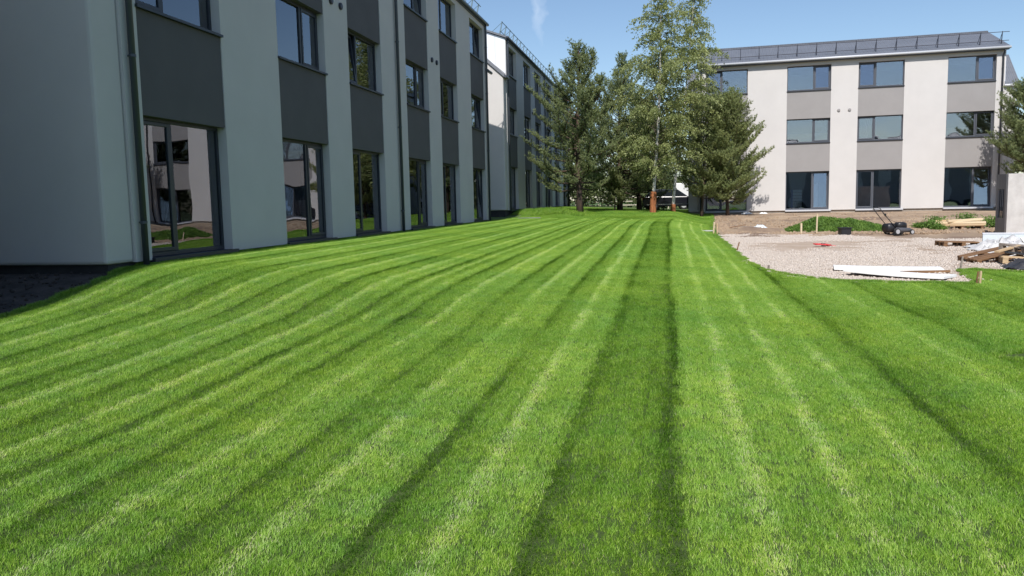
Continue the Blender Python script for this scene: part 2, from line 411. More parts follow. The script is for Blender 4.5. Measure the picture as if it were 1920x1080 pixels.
# ------------------------------------------------------------------ instanced ground cover (geometry nodes)
def scatter(name, pos, rot, scl, var, variants, kind_label, cat):
    c = bpy.data.collections.new(name + '_variants')
    for k, me in enumerate(variants):
        o = bpy.data.objects.new('%s_piece_%02d' % (name, k), me); c.objects.link(o)
    me = bpy.data.meshes.new(name)
    me.vertices.add(len(pos)); me.vertices.foreach_set('co', np.asarray(pos, np.float32).ravel())
    a = me.attributes.new('rot', 'FLOAT_VECTOR', 'POINT'); a.data.foreach_set('vector', np.asarray(rot, np.float32).ravel())
    a = me.attributes.new('scl', 'FLOAT_VECTOR', 'POINT'); a.data.foreach_set('vector', np.asarray(scl, np.float32).ravel())
    a = me.attributes.new('var', 'INT', 'POINT'); a.data.foreach_set('value', np.asarray(var, np.int32))
    o = bpy.data.objects.new(name, me); col.objects.link(o)
    g = bpy.data.node_groups.new(name, 'GeometryNodeTree')
    g.interface.new_socket('Geometry', in_out='INPUT', socket_type='NodeSocketGeometry')
    g.interface.new_socket('Geometry', in_out='OUTPUT', socket_type='NodeSocketGeometry')
    n, l = g.nodes, g.links
    gi = n.new('NodeGroupInput'); go = n.new('NodeGroupOutput')
    ci = n.new('GeometryNodeCollectionInfo'); ci.inputs['Collection'].default_value = c; ci.inputs['Separate Children'].default_value = True; ci.inputs['Reset Children'].default_value = True
    ip = n.new('GeometryNodeInstanceOnPoints'); ip.inputs['Pick Instance'].default_value = True
    def attr(nm, dt):
        q = n.new('GeometryNodeInputNamedAttribute'); q.data_type = dt; q.inputs['Name'].default_value = nm; return q.outputs['Attribute']
    l.new(gi.outputs[0], ip.inputs['Points']); l.new(ci.outputs[0], ip.inputs['Instance'])
    l.new(attr('var', 'INT'), ip.inputs['Instance Index'])
    e2r = n.new('FunctionNodeEulerToRotation'); l.new(attr('rot', 'FLOAT_VECTOR'), e2r.inputs[0]); l.new(e2r.outputs[0], ip.inputs['Rotation'])
    l.new(attr('scl', 'FLOAT_VECTOR'), ip.inputs['Scale'])
    l.new(ip.outputs[0], go.inputs[0])
    md = o.modifiers.new('scatter', 'NODES'); md.node_group = g
    return tag(o, kind_label, cat, kind='stuff')

TX, TY = 0.06, 0.2
def blade_tile(seed, lean, lean_sd, side, straw, n, length=0.031, sx=TX, sy=TY, width=0.00135, sheen_tint=0.0):
    """blades leaning along +Y by `lean` radians (mean)"""
    r = np.random.RandomState(seed)
    b = np.column_stack([r.uniform(-.5, .5, n) * (sx + .03), r.uniform(-.5, .5, n) * (sy + .07), np.full(n, -.004)])
    la = r.normal(lean, lean_sd, n); ls = r.normal(side, .45, n)
    L = length * r.uniform(.5, 1.2, n)
    wv = width * r.uniform(.7, 1.35, n)
    az = r.uniform(0, 2 * math.pi, n)
    tw = np.column_stack([np.cos(az), np.sin(az) * .7, np.zeros(n)]) * wv[:, None]
    def d(k):
        v = np.column_stack([np.sin(ls * k), np.sin(la * k), np.clip(np.cos(la * k) * np.cos(ls * k), .05, 1)])
        return v / np.linalg.norm(v, axis=1)[:, None]
    p1 = b + d(.55) * (L * .5)[:, None]; p2 = p1 + d(1.3) * (L * .5)[:, None]
    V = np.stack([b - tw, b + tw, p1 - tw * .9, p1 + tw * .9, p2], 1).reshape(-1, 3)
    o = np.arange(n)[:, None] * 5
    F = np.concatenate([o + [0, 1, 3], o + [0, 3, 2], o + [2, 3, 4]])
    me = np_mesh('blades', V, F)
    tint = np.clip(r.beta(1.5, 1.7, n) * .86 + sheen_tint, 0, .86)
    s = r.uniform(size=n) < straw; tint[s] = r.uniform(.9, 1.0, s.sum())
    a = me.attributes.new('tint', 'FLOAT', 'POINT'); a.data.foreach_set('value', np.repeat(tint, 5).astype(np.float32))
    me.materials.append(MATS['grass_blade'])
    return me

NV = 7
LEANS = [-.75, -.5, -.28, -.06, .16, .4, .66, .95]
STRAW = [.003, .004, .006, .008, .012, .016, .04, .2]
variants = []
for ci_, (le, st, bi) in enumerate(zip(LEANS, STRAW, (-.14, -.09, -.04, 0, .0, .03, .08, .2))):  # stripe sheen put into colour: leaning classes get paler tint, more straw blades
    for k in range(NV): variants.append(blade_tile(100 * ci_ + k, le, .36, 0, st, 300, sheen_tint=bi))
SMALL0 = len(variants)
for k in range(4): variants.append(blade_tile(900 + k, .2, .5, 0, .05, 75, length=.052, sx=.03, sy=.03))

# mowing passes run along the buildings: (start in metres across the lawn, lean of the blades)
bands = []
for pl_, dk_ in ((-8.4, -8.0), (-7.55, -7.1), (-6.7, -6.2), (-5.8, -5.35), (-4.95, -4.5), (-4.1, -3.72), (-3.53, -3.12), (-2.74, -2.28), (-1.86, -1.39), (-1.03, -0.62)):
    bands += [(pl_ - .07, 1.2), (pl_ + .04, .42), (pl_ + .14, .1), (pl_ + .19, .62), (pl_ + .26, .38), (dk_ - .05, -.75), (dk_ + .05, -.06), (dk_ + .18, .3), (dk_ + .25, -.2)]
bands[-3:] = [(-.55, -.24), (-.3, -.08), (-.2, -.26)]
bands += [(-.04, -1.0), (.08, .5), (.41, 1.15), (.52, .4), (.68, .62), (.74, .4), (.88, 1.15), (1.0, .4), (1.34, 1.05), (1.44, .2), (1.58, .5), (1.65, .1), (1.8, -.8), (1.92, -.15), (2.12, .1), (2.3, .4), (2.6, 1.0), (2.7, .2), (3.05, -.7), (3.16, -.15), (3.4, .1), (3.6, .36), (3.93, .95), (4.03, .14), (4.4, -.6), (4.5, -.15), (4.9, .4), (5.25, .8), (5.33, .12), (5.7, -.4), (5.8, -.1), (6.1, .34), (6.5, .1), (7.0, -.2), (7.5, .32), (8.2, -.2), (9, .3), (9.8, -.2), (10.6, .3), (11.4, -.2), (12.2, .2)]
bands.sort()
_bx = np.linspace(-9, 14, 2301)
_bv = np.array([b[1] for b in bands])[np.clip(np.searchsorted([b[0] for b in bands], _bx, side='right') - 1, 0, len(bands) - 1)]
_bv = np.convolve(_bv, np.hanning(7) / np.hanning(7).sum(), 'same')
def vnoise(X, Y, f, seed):
    r = np.random.RandomState(seed); g = r.uniform(-1, 1, (128, 128)); x = X * f + 40; y = Y * f + 40
    i = np.floor(x).astype(int); j = np.floor(y).astype(int); u = x - i; v = y - j; u = u * u * (3 - 2 * u); v = v * v * (3 - 2 * v)
    q = lambda a, b: g[a % 128, b % 128]
    return (q(i, j) * (1 - u) + q(i + 1, j) * u) * (1 - v) + (q(i, j + 1) * (1 - u) + q(i + 1, j + 1) * u) * v
def lawn_tiles():
    X, Y = np.meshgrid(np.arange(-8.45, 13, TX), np.arange(-3, 60, TY)); X = X.ravel(); Y = Y.ravel()
    r = np.random.RandomState(11)
    c4 = sum(in_lawn(X + a, Y + b).astype(int) for a in (-TX / 2, TX / 2) for b in (-TY / 2, TY / 2))
    full = c4 == 4; part = (c4 > 0) & (c4 < 4)
    def vis(X, Y):      # what this viewpoint or one beside it can see
        ang = np.arctan2(X, Y + 1.2); return (ang > -1.05) & (ang < .85) & (Y > .6)
    full &= vis(X, Y); part &= vis(X, Y)
    FX, FY = X[full], Y[full]
    FX = FX + r.uniform(-.012, .012, len(FX)); FY = FY + r.uniform(-.06, .06, len(FY))
    # each mowing line wanders a little, more towards the far end
    wan = .025 * vnoise(FX * .3, FY, .22, 1) + .018 * vnoise(FX, FY, .9, 2) + np.clip((FY - 22) / 14, 0, 1) * .16 * vnoise(FX * .2, FY, .3, 3)
    v = np.interp(FX + wan, _bx, _bv)
    amp = .85 + .38 * vnoise(FX, FY, .45, 4) + .3 * vnoise(FX, FY, 1.4, 5)
    v = .12 + (v - .12) * np.clip(amp, .3, 1.25) + .11 * vnoise(FX, FY, .8, 6) + .13 * vnoise(FX, FY, 2.6, 7)
    bank = sm((FY - 39.2 - .3 * np.sin(FX * 1.7)) / .5)
    v = v - .3 * np.exp(-((FX - 5.0) / 1.8) ** 2 - ((FY - 11.2) / 1.6) ** 2)
    v = v * (1 - bank) + bank * (.1 + .28 * vnoise(FX, FY, 1.1, 8) + .2 * vnoise(FX, FY * 2.2, .8, 9))
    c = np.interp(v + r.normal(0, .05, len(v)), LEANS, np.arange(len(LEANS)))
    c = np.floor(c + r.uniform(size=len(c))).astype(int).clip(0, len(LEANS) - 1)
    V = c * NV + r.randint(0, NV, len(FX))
    # tiles cut by the lawn edge -> small clumps
    gx_, gy_ = np.meshgrid((np.arange(4) - 1.5) * TX / 4, (np.arange(8) - 3.5) * TY / 8)
    SX = (X[part][:, None] + gx_.ravel()[None]).ravel(); SY = (Y[part][:, None] + gy_.ravel()[None]).ravel()
    SX = SX + r.uniform(-.01, .01, len(SX)); SY = SY + r.uniform(-.01, .01, len(SY))
    q = in_lawn(SX, SY) & (r.uniform(size=len(SX)) < .5); SX, SY = SX[q], SY[q]
    PX = np.concatenate([FX, SX]); PY = np.concatenate([FY, SY])
    VV = np.concatenate([V, SMALL0 + r.randint(0, 4, len(SX))])
    BX = r.uniform(-7.7, -4.2, 420); BY = 40.9 + (r.uniform(0, 1, 420) ** 1.4) * 2.2 + .5 * np.sin(BX * 2); qb = in_lawn(BX, BY); BX, BY = BX[qb], BY[qb]
    nb_ = len(PX); PX = np.concatenate([PX, BX]); PY = np.concatenate([PY, BY]); VV = np.concatenate([VV, SMALL0 + r.randint(0, 4, len(BX))])
    e = .12
    dzx = (T(PX + e, PY) - T(PX - e, PY)) / (2 * e); dzy = (T(PX, PY + e) - T(PX, PY - e)) / (2 * e)
    rot = np.column_stack([np.arctan(dzy), -np.arctan(dzx), r.normal(0, .15, len(PX))])
    rot[len(FX):, 2] = r.uniform(0, 6.28, len(PX) - len(FX))
    scl = np.column_stack([np.ones(len(PX)), np.ones(len(PX)), r.uniform(.85, 1.15, len(PX))])
    scl[nb_:] = np.array([[2.6, 2.6, 2.4]]) * r.uniform(.7, 1.5, (len(BX), 1))
    return np.column_stack([PX, PY, T(PX, PY) + .012]), rot, scl, VV
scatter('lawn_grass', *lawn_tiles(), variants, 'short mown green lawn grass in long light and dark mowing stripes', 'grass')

def stone_tile(seed, n=110, size=.5):
    r = np.random.RandomState(seed); V, F = [], []
    base = np.array([(1, 0, 0), (-1, 0, 0), (0, 1, 0), (0, -1, 0), (0, 0, 1), (0, 0, -1)], float)
    fc = [(0, 2, 4), (2, 1, 4), (1, 3, 4), (3, 0, 4), (2, 0, 5), (1, 2, 5), (3, 1, 5), (0, 3, 5)]
    for i in range(n):
        s = r.choice([.009, .014, .020, .030], p=[.38, .36, .2, .06])
        M = np.linalg.qr(r.normal(size=(3, 3)))[0] * s
        v = (base * r.uniform(.7, 1.25, (6, 1))) @ M; v[:, 2] *= .75
        v += [r.uniform(-.5, .5) * size, r.uniform(-.5, .5) * size, s * .45]
        F += [tuple(k + 6 * i for k in f) for f in fc]; V.append(v)
    me = np_mesh('stones', np.concatenate(V), np.array(F)); me.materials.append(MATS['stone']); return me
def stone_tiles():
    r = np.random.RandomState(7)
    X, Y = np.meshgrid(np.arange(1.6, 13, .25), np.arange(14.3, 34, .25)); X = X.ravel() + r.uniform(-.1, .1, X.size); Y = Y.ravel() + r.uniform(-.1, .1, Y.size)
    keep = in_gravel(X, Y) & ~in_lawn(X, Y)
    n = np.sin(X * .9 + 2 * np.sin(Y * .35)) + np.sin(Y * .6 + X * .5) + r.normal(0, .5, X.size)
    track = np.exp(-((X - 6.4 - .12 * (Y - 20)) / .5) ** 2)
    keep &= (n - 1.8 * track - .9 * np.exp(-((Y - 27.5) / 1.2) ** 2) > -.75)
    X, Y = X[keep], Y[keep]
    rot = np.column_stack([np.zeros(len(X)), np.zeros(len(X)), r.uniform(0, 6.28, len(X))])
    return np.column_stack([X, Y, T(X, Y) + .006]), rot, np.ones((len(X), 3)), r.randint(0, 6, len(X))
scatter('gravel_stones', *stone_tiles(), [stone_tile(40 + k, 125) for k in range(6)], 'loose pale crushed gravel stones covering the site yard', 'gravel')

# ------------------------------------------------------------------ apartment blocks
WW, G1, G2 = 2.4032, 2.2032, 1.4583
DOOR_T, S2, T2, S3, T3, WALL_T, EAVE = 2.26, 3.921, 5.305, 6.921, 8.331, 8.60, 8.68
PITCH_M = math.atan(0.364)
OVER = 0.30
DEPTH = 8.0
def columns(n):
    o, x = [], 0.393
    for i in range(n):
        o.append(x); x += WW + (G1 if i % 2 == 0 else G2)
    return o
def roof_z(y): return EAVE + (min(y, DEPTH - y) + OVER) * 0.364
def annex_z(y): return min(6.72 + max(0.0, (min(y, DEPTH - y) - 0.06)) * 0.9, 8.45)

def window(parent, x0, x1, z0, z1, sash_left, frame_m, tilt=0.0, door=False):
    yf = 0.17; fwid = 0.055; dp = 0.07
    f = MB()
    f.box(x0 + .002, x1 - .002, yf, yf + dp, z1 - fwid, z1 - .002)
    f.box(x0 + .002, x1 - .002, yf, yf + dp, z0 + .002, z0 + fwid * 1.3)
    f.box(x0 + .002, x0 + fwid, yf, yf + dp, z0 + fwid * 1.3, z1 - fwid)
    f.box(x1 - fwid, x1 - .002, yf, yf + dp, z0 + fwid * 1.3, z1 - fwid)
    xm = x0 + (x1 - x0) * (0.385 if sash_left else 0.615); hm = 0.04
    f.box(xm - hm, xm + hm, yf, yf + dp, z0 + fwid * 1.3, z1 - fwid)
    w = f.build('balcony_door' if door else 'window', frame_m, parent, bevel=0.006)
    zl, zh = z0 + fwid * 1.3, z1 - fwid
    if sash_left: fx, sx = (xm + hm, x1 - fwid), (x0 + fwid, xm - hm)
    else: fx, sx = (x0 + fwid, xm - hm), (xm + hm, x1 - fwid)
    MB().box(fx[0], fx[1], yf + .03, yf + .055, zl, zh).build('pane', 'glass', w)
    # opening sash, pivoting on its lower edge
    a, b = sx[0] + .006, sx[1] - .006; hh = zh - zl - .012; sw = 0.06
    s = MB()
    s.box(a, b, -.025, .04, 0, sw); s.box(a, b, -.025, .04, hh - sw, hh)
    s.box(a, a + sw, -.025, .04, sw, hh - sw); s.box(b - sw, b, -.025, .04, sw, hh - sw)
    s.build('sash', frame_m, w, loc=(0, yf + .01, zl + .006), rot=(-tilt, 0, 0), bevel=0.006)
    MB().box(a + sw, b - sw, 0, .02, sw, hh - sw).build('pane', 'glass', w, loc=(0, yf + .01, zl + .006), rot=(-tilt, 0, 0))
    return w

def block(name, label, loc, rz, ncol, panel_m, frame_m, gutter_m, plinth_m, rail_m, tilts=(), full=True, mid_pipe=True, zdown=0.9, group=None, fascia='gutter_dark', over=0.1):
    global OVER
    OVER = over
    e = empty(name, loc, rz)
    tag(e, label, 'building', group)
    cs = columns(ncol); Lm = cs[-1] + WW + 0.43
    # rendered piers, lintels, gables
    w = MB(); xs = [0.0]
    for c in cs: xs += [c, c + WW]
    xs.append(Lm)
    for i in range(0, len(xs), 2): w.box(xs[i], xs[i + 1], 0, 0.35, 0, WALL_T)
    for c in cs: w.box(c, c + WW, 0, 0.35, T3, WALL_T)
    gable = [(0.35, 0.0), (DEPTH, 0.0), (DEPTH, WALL_T), (DEPTH / 2, roof_z(DEPTH / 2) - .12), (0.35, roof_z(.35) - .12)]
    w.prism_x(gable, 0, 0.25); w.prism_x(gable, Lm - 0.25, Lm)
    w.box(0.25, Lm - .25, DEPTH - .3, DEPTH, 0, WALL_T)
    w.build('wall', 'plaster', e)
    # end annexes
    poly = [(0.035, 0.0), (DEPTH - .12, 0), (DEPTH - .12, 6.66), (DEPTH - 2.0, 8.36), (2.0, 8.36), (0.035, 6.66)]
    for sgn in (0, 1):
        a0, a1 = (-0.62, -0.001) if sgn == 0 else (Lm + .001, Lm + 0.62)
        MB().prism_x(poly, a0, a1).build('end_wall', 'plaster', e, bevel=0.05)
        b0, b1 = (-0.72, -0.001) if sgn == 0 else (Lm + .001, Lm + 0.72)
        ar = MB().prism_x([(-.04, 6.58), (2.0, 8.40), (2.0, 8.56), (-.04, 6.74)], b0, b1)
        ar.prism_x([(2.0, 8.40), (DEPTH - 2, 8.40), (DEPTH - 2, 8.56), (2.0, 8.56)], b0, b1)
        ro = ar.build('annex_roof', 'roof_metal', e)
        MB().tube([(b0 - .03, -.1, 6.62), (b1 if sgn == 0 else b1 + .03, -.1, 6.62)], 0.065, 8).build('gutter', gutter_m, ro)
        # pale cladding sheets above the annex roof
        fx0, fx1 = (-0.03, -0.001) if sgn == 0 else (Lm + .001, Lm + .03)
        y = 0.02
        while y < DEPTH - .05:
            y1 = min(y + (.52 if y < 2 else 2.0), DEPTH - .02)
            pts = [(y + .006, annex_z(y) + .13), (y1 - .006, annex_z(y1) + .13), (y1 - .006, roof_z(y1) - .13), (y + .006, roof_z(y) - .13)]
            if y < DEPTH / 2 < y1: pts.insert(3, (DEPTH / 2, roof_z(DEPTH / 2) - .13))
            MB().prism_x(pts, fx0, fx1).build('cladding_sheet', 'sheet_white', e)
            y = y1
        px_ = 0.13 if sgn == 0 else Lm - .13
        dp = MB().tube([(px_, -OVER + .02, EAVE - .1), (px_, -OVER + .03, EAVE - .22), (px_, -.075, EAVE - .45), (px_, -.075, -.05)], 0.048, 10)
        d = dp.build('downpipe', gutter_m if not full else 'gutter_dark', e, smooth=True)
        for zz in (0.6, 3.1, 5.6, 7.6): MB().tube([(px_, -.075, zz - .02), (px_, -.075, zz + .02)], 0.056, 10).box(px_ - .01, px_ + .01, -.03, .01, zz - .01, zz + .01).build('pipe_clip', 'gutter_dark', d)
    # plinth
    MB().box(-.52, Lm + .52, 0.10, DEPTH - .2, -zdown, -.002).build('plinth', plinth_m, e)
    # main roof: two slopes
    sl = math.hypot(DEPTH / 2 + OVER, (DEPTH / 2 + OVER) * .364)
    for k in (0, 1):
        o = MB().box(-.14, Lm + .14, 0, sl, -.09, 0)
        ro = o.build('roof', 'roof_metal', e, loc=(0, -OVER, EAVE) if k == 0 else (Lm, DEPTH + OVER, EAVE), rot=(PITCH_M, 0, 0) if k == 0 else (PITCH_M, 0, math.pi))
        if k == 0:
            MB().tube([(-.15, -.03, -.05), (Lm + .15, -.03, -.05)], 0.07, 10).build('gutter', gutter_m, ro, smooth=True)
            MB().box(-.14, Lm + .14, sl - .15, sl + .02, .003, .05).build('ridge_cap', 'roof_metal', ro)
    MB().box(-.1, Lm + .1, -OVER + .03, -.002, EAVE - .16, EAVE - .11).build('soffit', fascia, e)
    if not full:
        for c in cs:
            MB().box(c, c + WW, .015, .35, 0, T3).build('infill_panel', panel_m, e)
        return e
    # spandrels, sills, windows
    for i, c in enumerate(cs):
        for z0, z1 in ((DOOR_T, S2), (T2, S3)):
            p = MB().box(c + .002, c + WW - .002, .02, .34, z0, z1 - .045).build('spandrel_panel', panel_m, e)
            MB().box(c - .015, c + WW + .015, -.045, .2, z1 - .043, z1).build('sill', 'frame', p)
        sl_ = (i % 2 == 0)
        window(e, c, c + WW, .03, DOOR_T, sl_, frame_m, tilts_get(tilts, i, 1), True)
        window(e, c, c + WW, S2, T2, sl_, frame_m, tilts_get(tilts, i, 2))
        window(e, c, c + WW, S3, T3, sl_, frame_m, tilts_get(tilts, i, 3))
        MB().box(c - .01, c + WW + .12, -.06, .3, -.06, .03).build('door_step', 'frame' if plinth_m == 'plinth' else 'gutter_light', e)
    # ventilation caps on the narrow piers
    for i in range(1, ncol - 1, 2):
        xc = (cs[i] + WW + cs[i + 1]) / 2
        for d in (-.29, .29):
            v = MB().tube([(xc + d, 0.004, 5.70), (xc + d, -.045, 5.70), (xc + d, -.06, 5.70)], [.085, .085, .06], 14)
            v.build('vent_cap', 'steel_dark' if plinth_m == 'plinth' else 'panel_taupe', e)
    if mid_pipe:
        xp = (cs[2] + WW + cs[3]) / 2 + .15
        d = MB().tube([(xp, -OVER + .02, EAVE - .1), (xp, -OVER + .03, EAVE - .22), (xp, -.075, EAVE - .45), (xp, -.075, -.05)], 0.048, 10).build('downpipe', 'gutter_dark', e, smooth=True)
        for zz in (0.6, 3.1, 5.6, 7.6): MB().tube([(xp, -.075, zz - .02), (xp, -.075, zz + .02)], 0.056, 10).box(xp - .01, xp + .01, -.03, .01, zz - .01, zz + .01).build('pipe_clip', 'gutter_dark', d)
    # rooms
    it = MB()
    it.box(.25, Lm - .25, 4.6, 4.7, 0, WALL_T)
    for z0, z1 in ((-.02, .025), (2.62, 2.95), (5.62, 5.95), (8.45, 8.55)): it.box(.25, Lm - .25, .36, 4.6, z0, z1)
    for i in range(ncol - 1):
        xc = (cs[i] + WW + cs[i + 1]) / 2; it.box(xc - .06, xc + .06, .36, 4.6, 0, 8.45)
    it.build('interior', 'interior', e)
    # roof guard rail
    yr = .30; zr = roof_z(yr)
    rl = MB()
    for hz, yy in ((.62, yr - .10), (.17, yr - .02)): rl.tube([(.1, yy, zr + hz), (Lm + .2, yy, zr + hz)], .018, 6)
    rl = rl.build('guard_rail', rail_m, e)
    n = int(Lm / 1.07); post = None
    for k in range(n + 1):
        xk = .25 + k * (Lm - .4) / n
        if post is None:
            post = MB().add([(-.02, .1, -.05), (.02, .1, -.05), (.02, .02, -.06), (-.02, .02, -.06), (-.015, -.08, .66), (.015, -.08, .66), (.015, -.12, .66), (-.015, -.12, .66)],
                            [(0, 1, 2, 3), (4, 7, 6, 5), (0, 4, 5, 1), (1, 5, 6, 2), (2, 6, 7, 3), (3, 7, 4, 0)]).tube([(0, .5, .13), (0, -.08, .6)], .014, 5).mesh('post')
        link('post', post, rail_m, rl, loc=(xk, yr, zr))
    return e
def tilts_get(t, i, lv):
    return R(t.get((i, lv), 0)) if t else 0.0

blkA = block('apartment_building', 'long grey three storey apartment block in shade at the left of the lawn', (-7.997, 10.98, 0), math.pi / 2, 6, 'panel_dark', 'frame', 'gutter_dark', 'plinth', 'steel_green',
             tilts={(2, 2): 5, (5, 1): 5, (5, 2): 5, (5, 3): 5, (3, 3): 5})
blkB = block('apartment_building', 'farther shaded apartment block with sunlit upper end wall behind the lone pine', (-8.05, 40.75, 0.381), math.pi / 2, 6, 'panel_dark', 'frame', 'gutter_dark', 'plinth', 'steel_green', zdown=1.2)
CA = -0.0683
C0 = Vector((10, 49.8784, -0.0468)) + Vector((math.cos(CA), math.sin(CA), 0)) * (-8.239)
blkC = block('apartment_building', 'sunlit cream apartment block with taupe panels facing the gravel yard', tuple(C0), CA, 4, 'panel_taupe', 'frame_grey', 'gutter_light', 'plinth_concrete', 'steel_dark',
             tilts={(1, 1): 4, (3, 1): 4, (1, 3): 3.5, (2, 3): 3.5, (3, 3): 3.0, (0, 3): 3.0}, mid_pipe=False, over=.32)
blkZ = block('apartment_building', 'apartment block beside the viewer whose shadow falls on the nearest end wall', (-8.12, 10.98 - 28.75, 0.5), math.pi / 2, 6, 'panel_dark', 'frame', 'gutter_dark', 'plinth', 'steel_green', full=False, zdown=1.6)

blkD = block('apartment_building', 'apartment block added unseen behind the viewer whose shaded side is mirrored in the ground floor doors', (46.0, -36.0, -0.6), math.pi, 10, 'panel_taupe', 'frame', 'gutter_dark', 'plinth', 'steel_green', full=False, zdown=1.0)  # unseen block added so the ground floor glass reflects a dark facade

def c_pt(s, d, z):      # point in the cream block's own frame: along facade, inward, up
    v = C0 + Vector((math.cos(CA), math.sin(CA), 0)) * s + Vector((-math.sin(CA), math.cos(CA), 0)) * d
    return (v.x, v.y, v.z + z)
cc = columns(4)
# things seen through its windows
st = empty('insulation_stack', c_pt(cc[1] + .62, .42, .025), CA)
tag(st, 'stack of pale packs in blue film behind the ground floor glass door', 'insulation packs')
for k in range(7): MB().box(-.17, .33, 0, .8, k * .17 + .008, k * .17 + .158).build('pack', 'pack_pale', st, bevel=.012)
MB().box(-.27, -.18, 0, .8, 0, 1.2).build('blue_wrap', 'blue_pack', st)
tag(MB().box(0, .22, 0, .04, 0, 1.55).build('leaning_board', 'foam_white', None, loc=c_pt(cc[1] + 1.62, .45, .025), rot=(R(-6), 0, CA)), 'white board leaning inside the glass door beside the insulation stack', 'board')
for i, (ci2, lab) in enumerate(((1, 'beige board standing inside the first floor window above the insulation stack'), (3, 'beige board standing inside the first floor window nearest the corner pine'))):
    tag(MB().box(0, WW - .2, 0, .03, 0, 1.52).build('beige_board', 'card', None, loc=c_pt(cc[ci2] + .1, .42, 2.952), rot=(0, 0, CA)), lab, 'board')
cu = MB()
N = 40; vs = []; fs = []
for k in range(N + 1):
    x = k / N * .85; y = .035 * math.sin(k * 1.35)
    vs += [(x, y, 0), (x, y, 1.75)]
    if k: fs.append((2 * k - 2, 2 * k, 2 * k + 1, 2 * k - 1))
cu.add(vs, fs)
tag(cu.build('curtain', 'curtain', None, loc=c_pt(cc[2] + .06, .44, 3.6), rot=(0, 0, CA)), 'white pleated curtain behind the first floor window right of the vents', 'curtain')

# ------------------------------------------------------------------ trees
def basis(ax):
    ax = ax / np.linalg.norm(ax, axis=1)[:, None]
    ref = np.where(np.abs(ax[:, 2:3]) < .9, np.array([[0, 0, 1.]]), np.array([[1., 0, 0]]))
    a = np.cross(ax, ref); a /= np.linalg.norm(a, axis=1)[:, None]
    return ax, a, np.cross(ax, a)

def needles(r, P, A, per=10, ln=.105, wd=.0125):
    n = len(P); ax, a, b = basis(A)
    ax = np.repeat(ax, per, 0); a = np.repeat(a, per, 0); b = np.repeat(b, per, 0); p = np.repeat(P, per, 0)
    t = r.uniform(0, 6.283, n * per); c = r.uniform(.25, 1.0, n * per)[:, None]
    rad = a * np.cos(t)[:, None] + b * np.sin(t)[:, None]
    d = ax * (1.15 - c * .75) + rad * c; d /= np.linalg.norm(d, axis=1)[:, None]
    L = (ln * r.uniform(.7, 1.2, n * per))[:, None]
    s = np.cross(d, rad + .01); s /= np.maximum(np.linalg.norm(s, axis=1)[:, None], 1e-6)
    o = p + ax * r.uniform(-.03, .03, (n * per, 1))
    V = np.stack([o - s * wd, o + s * wd, o + d * L], 1).reshape(-1, 3)
    return V, np.arange(len(V)).reshape(-1, 3)

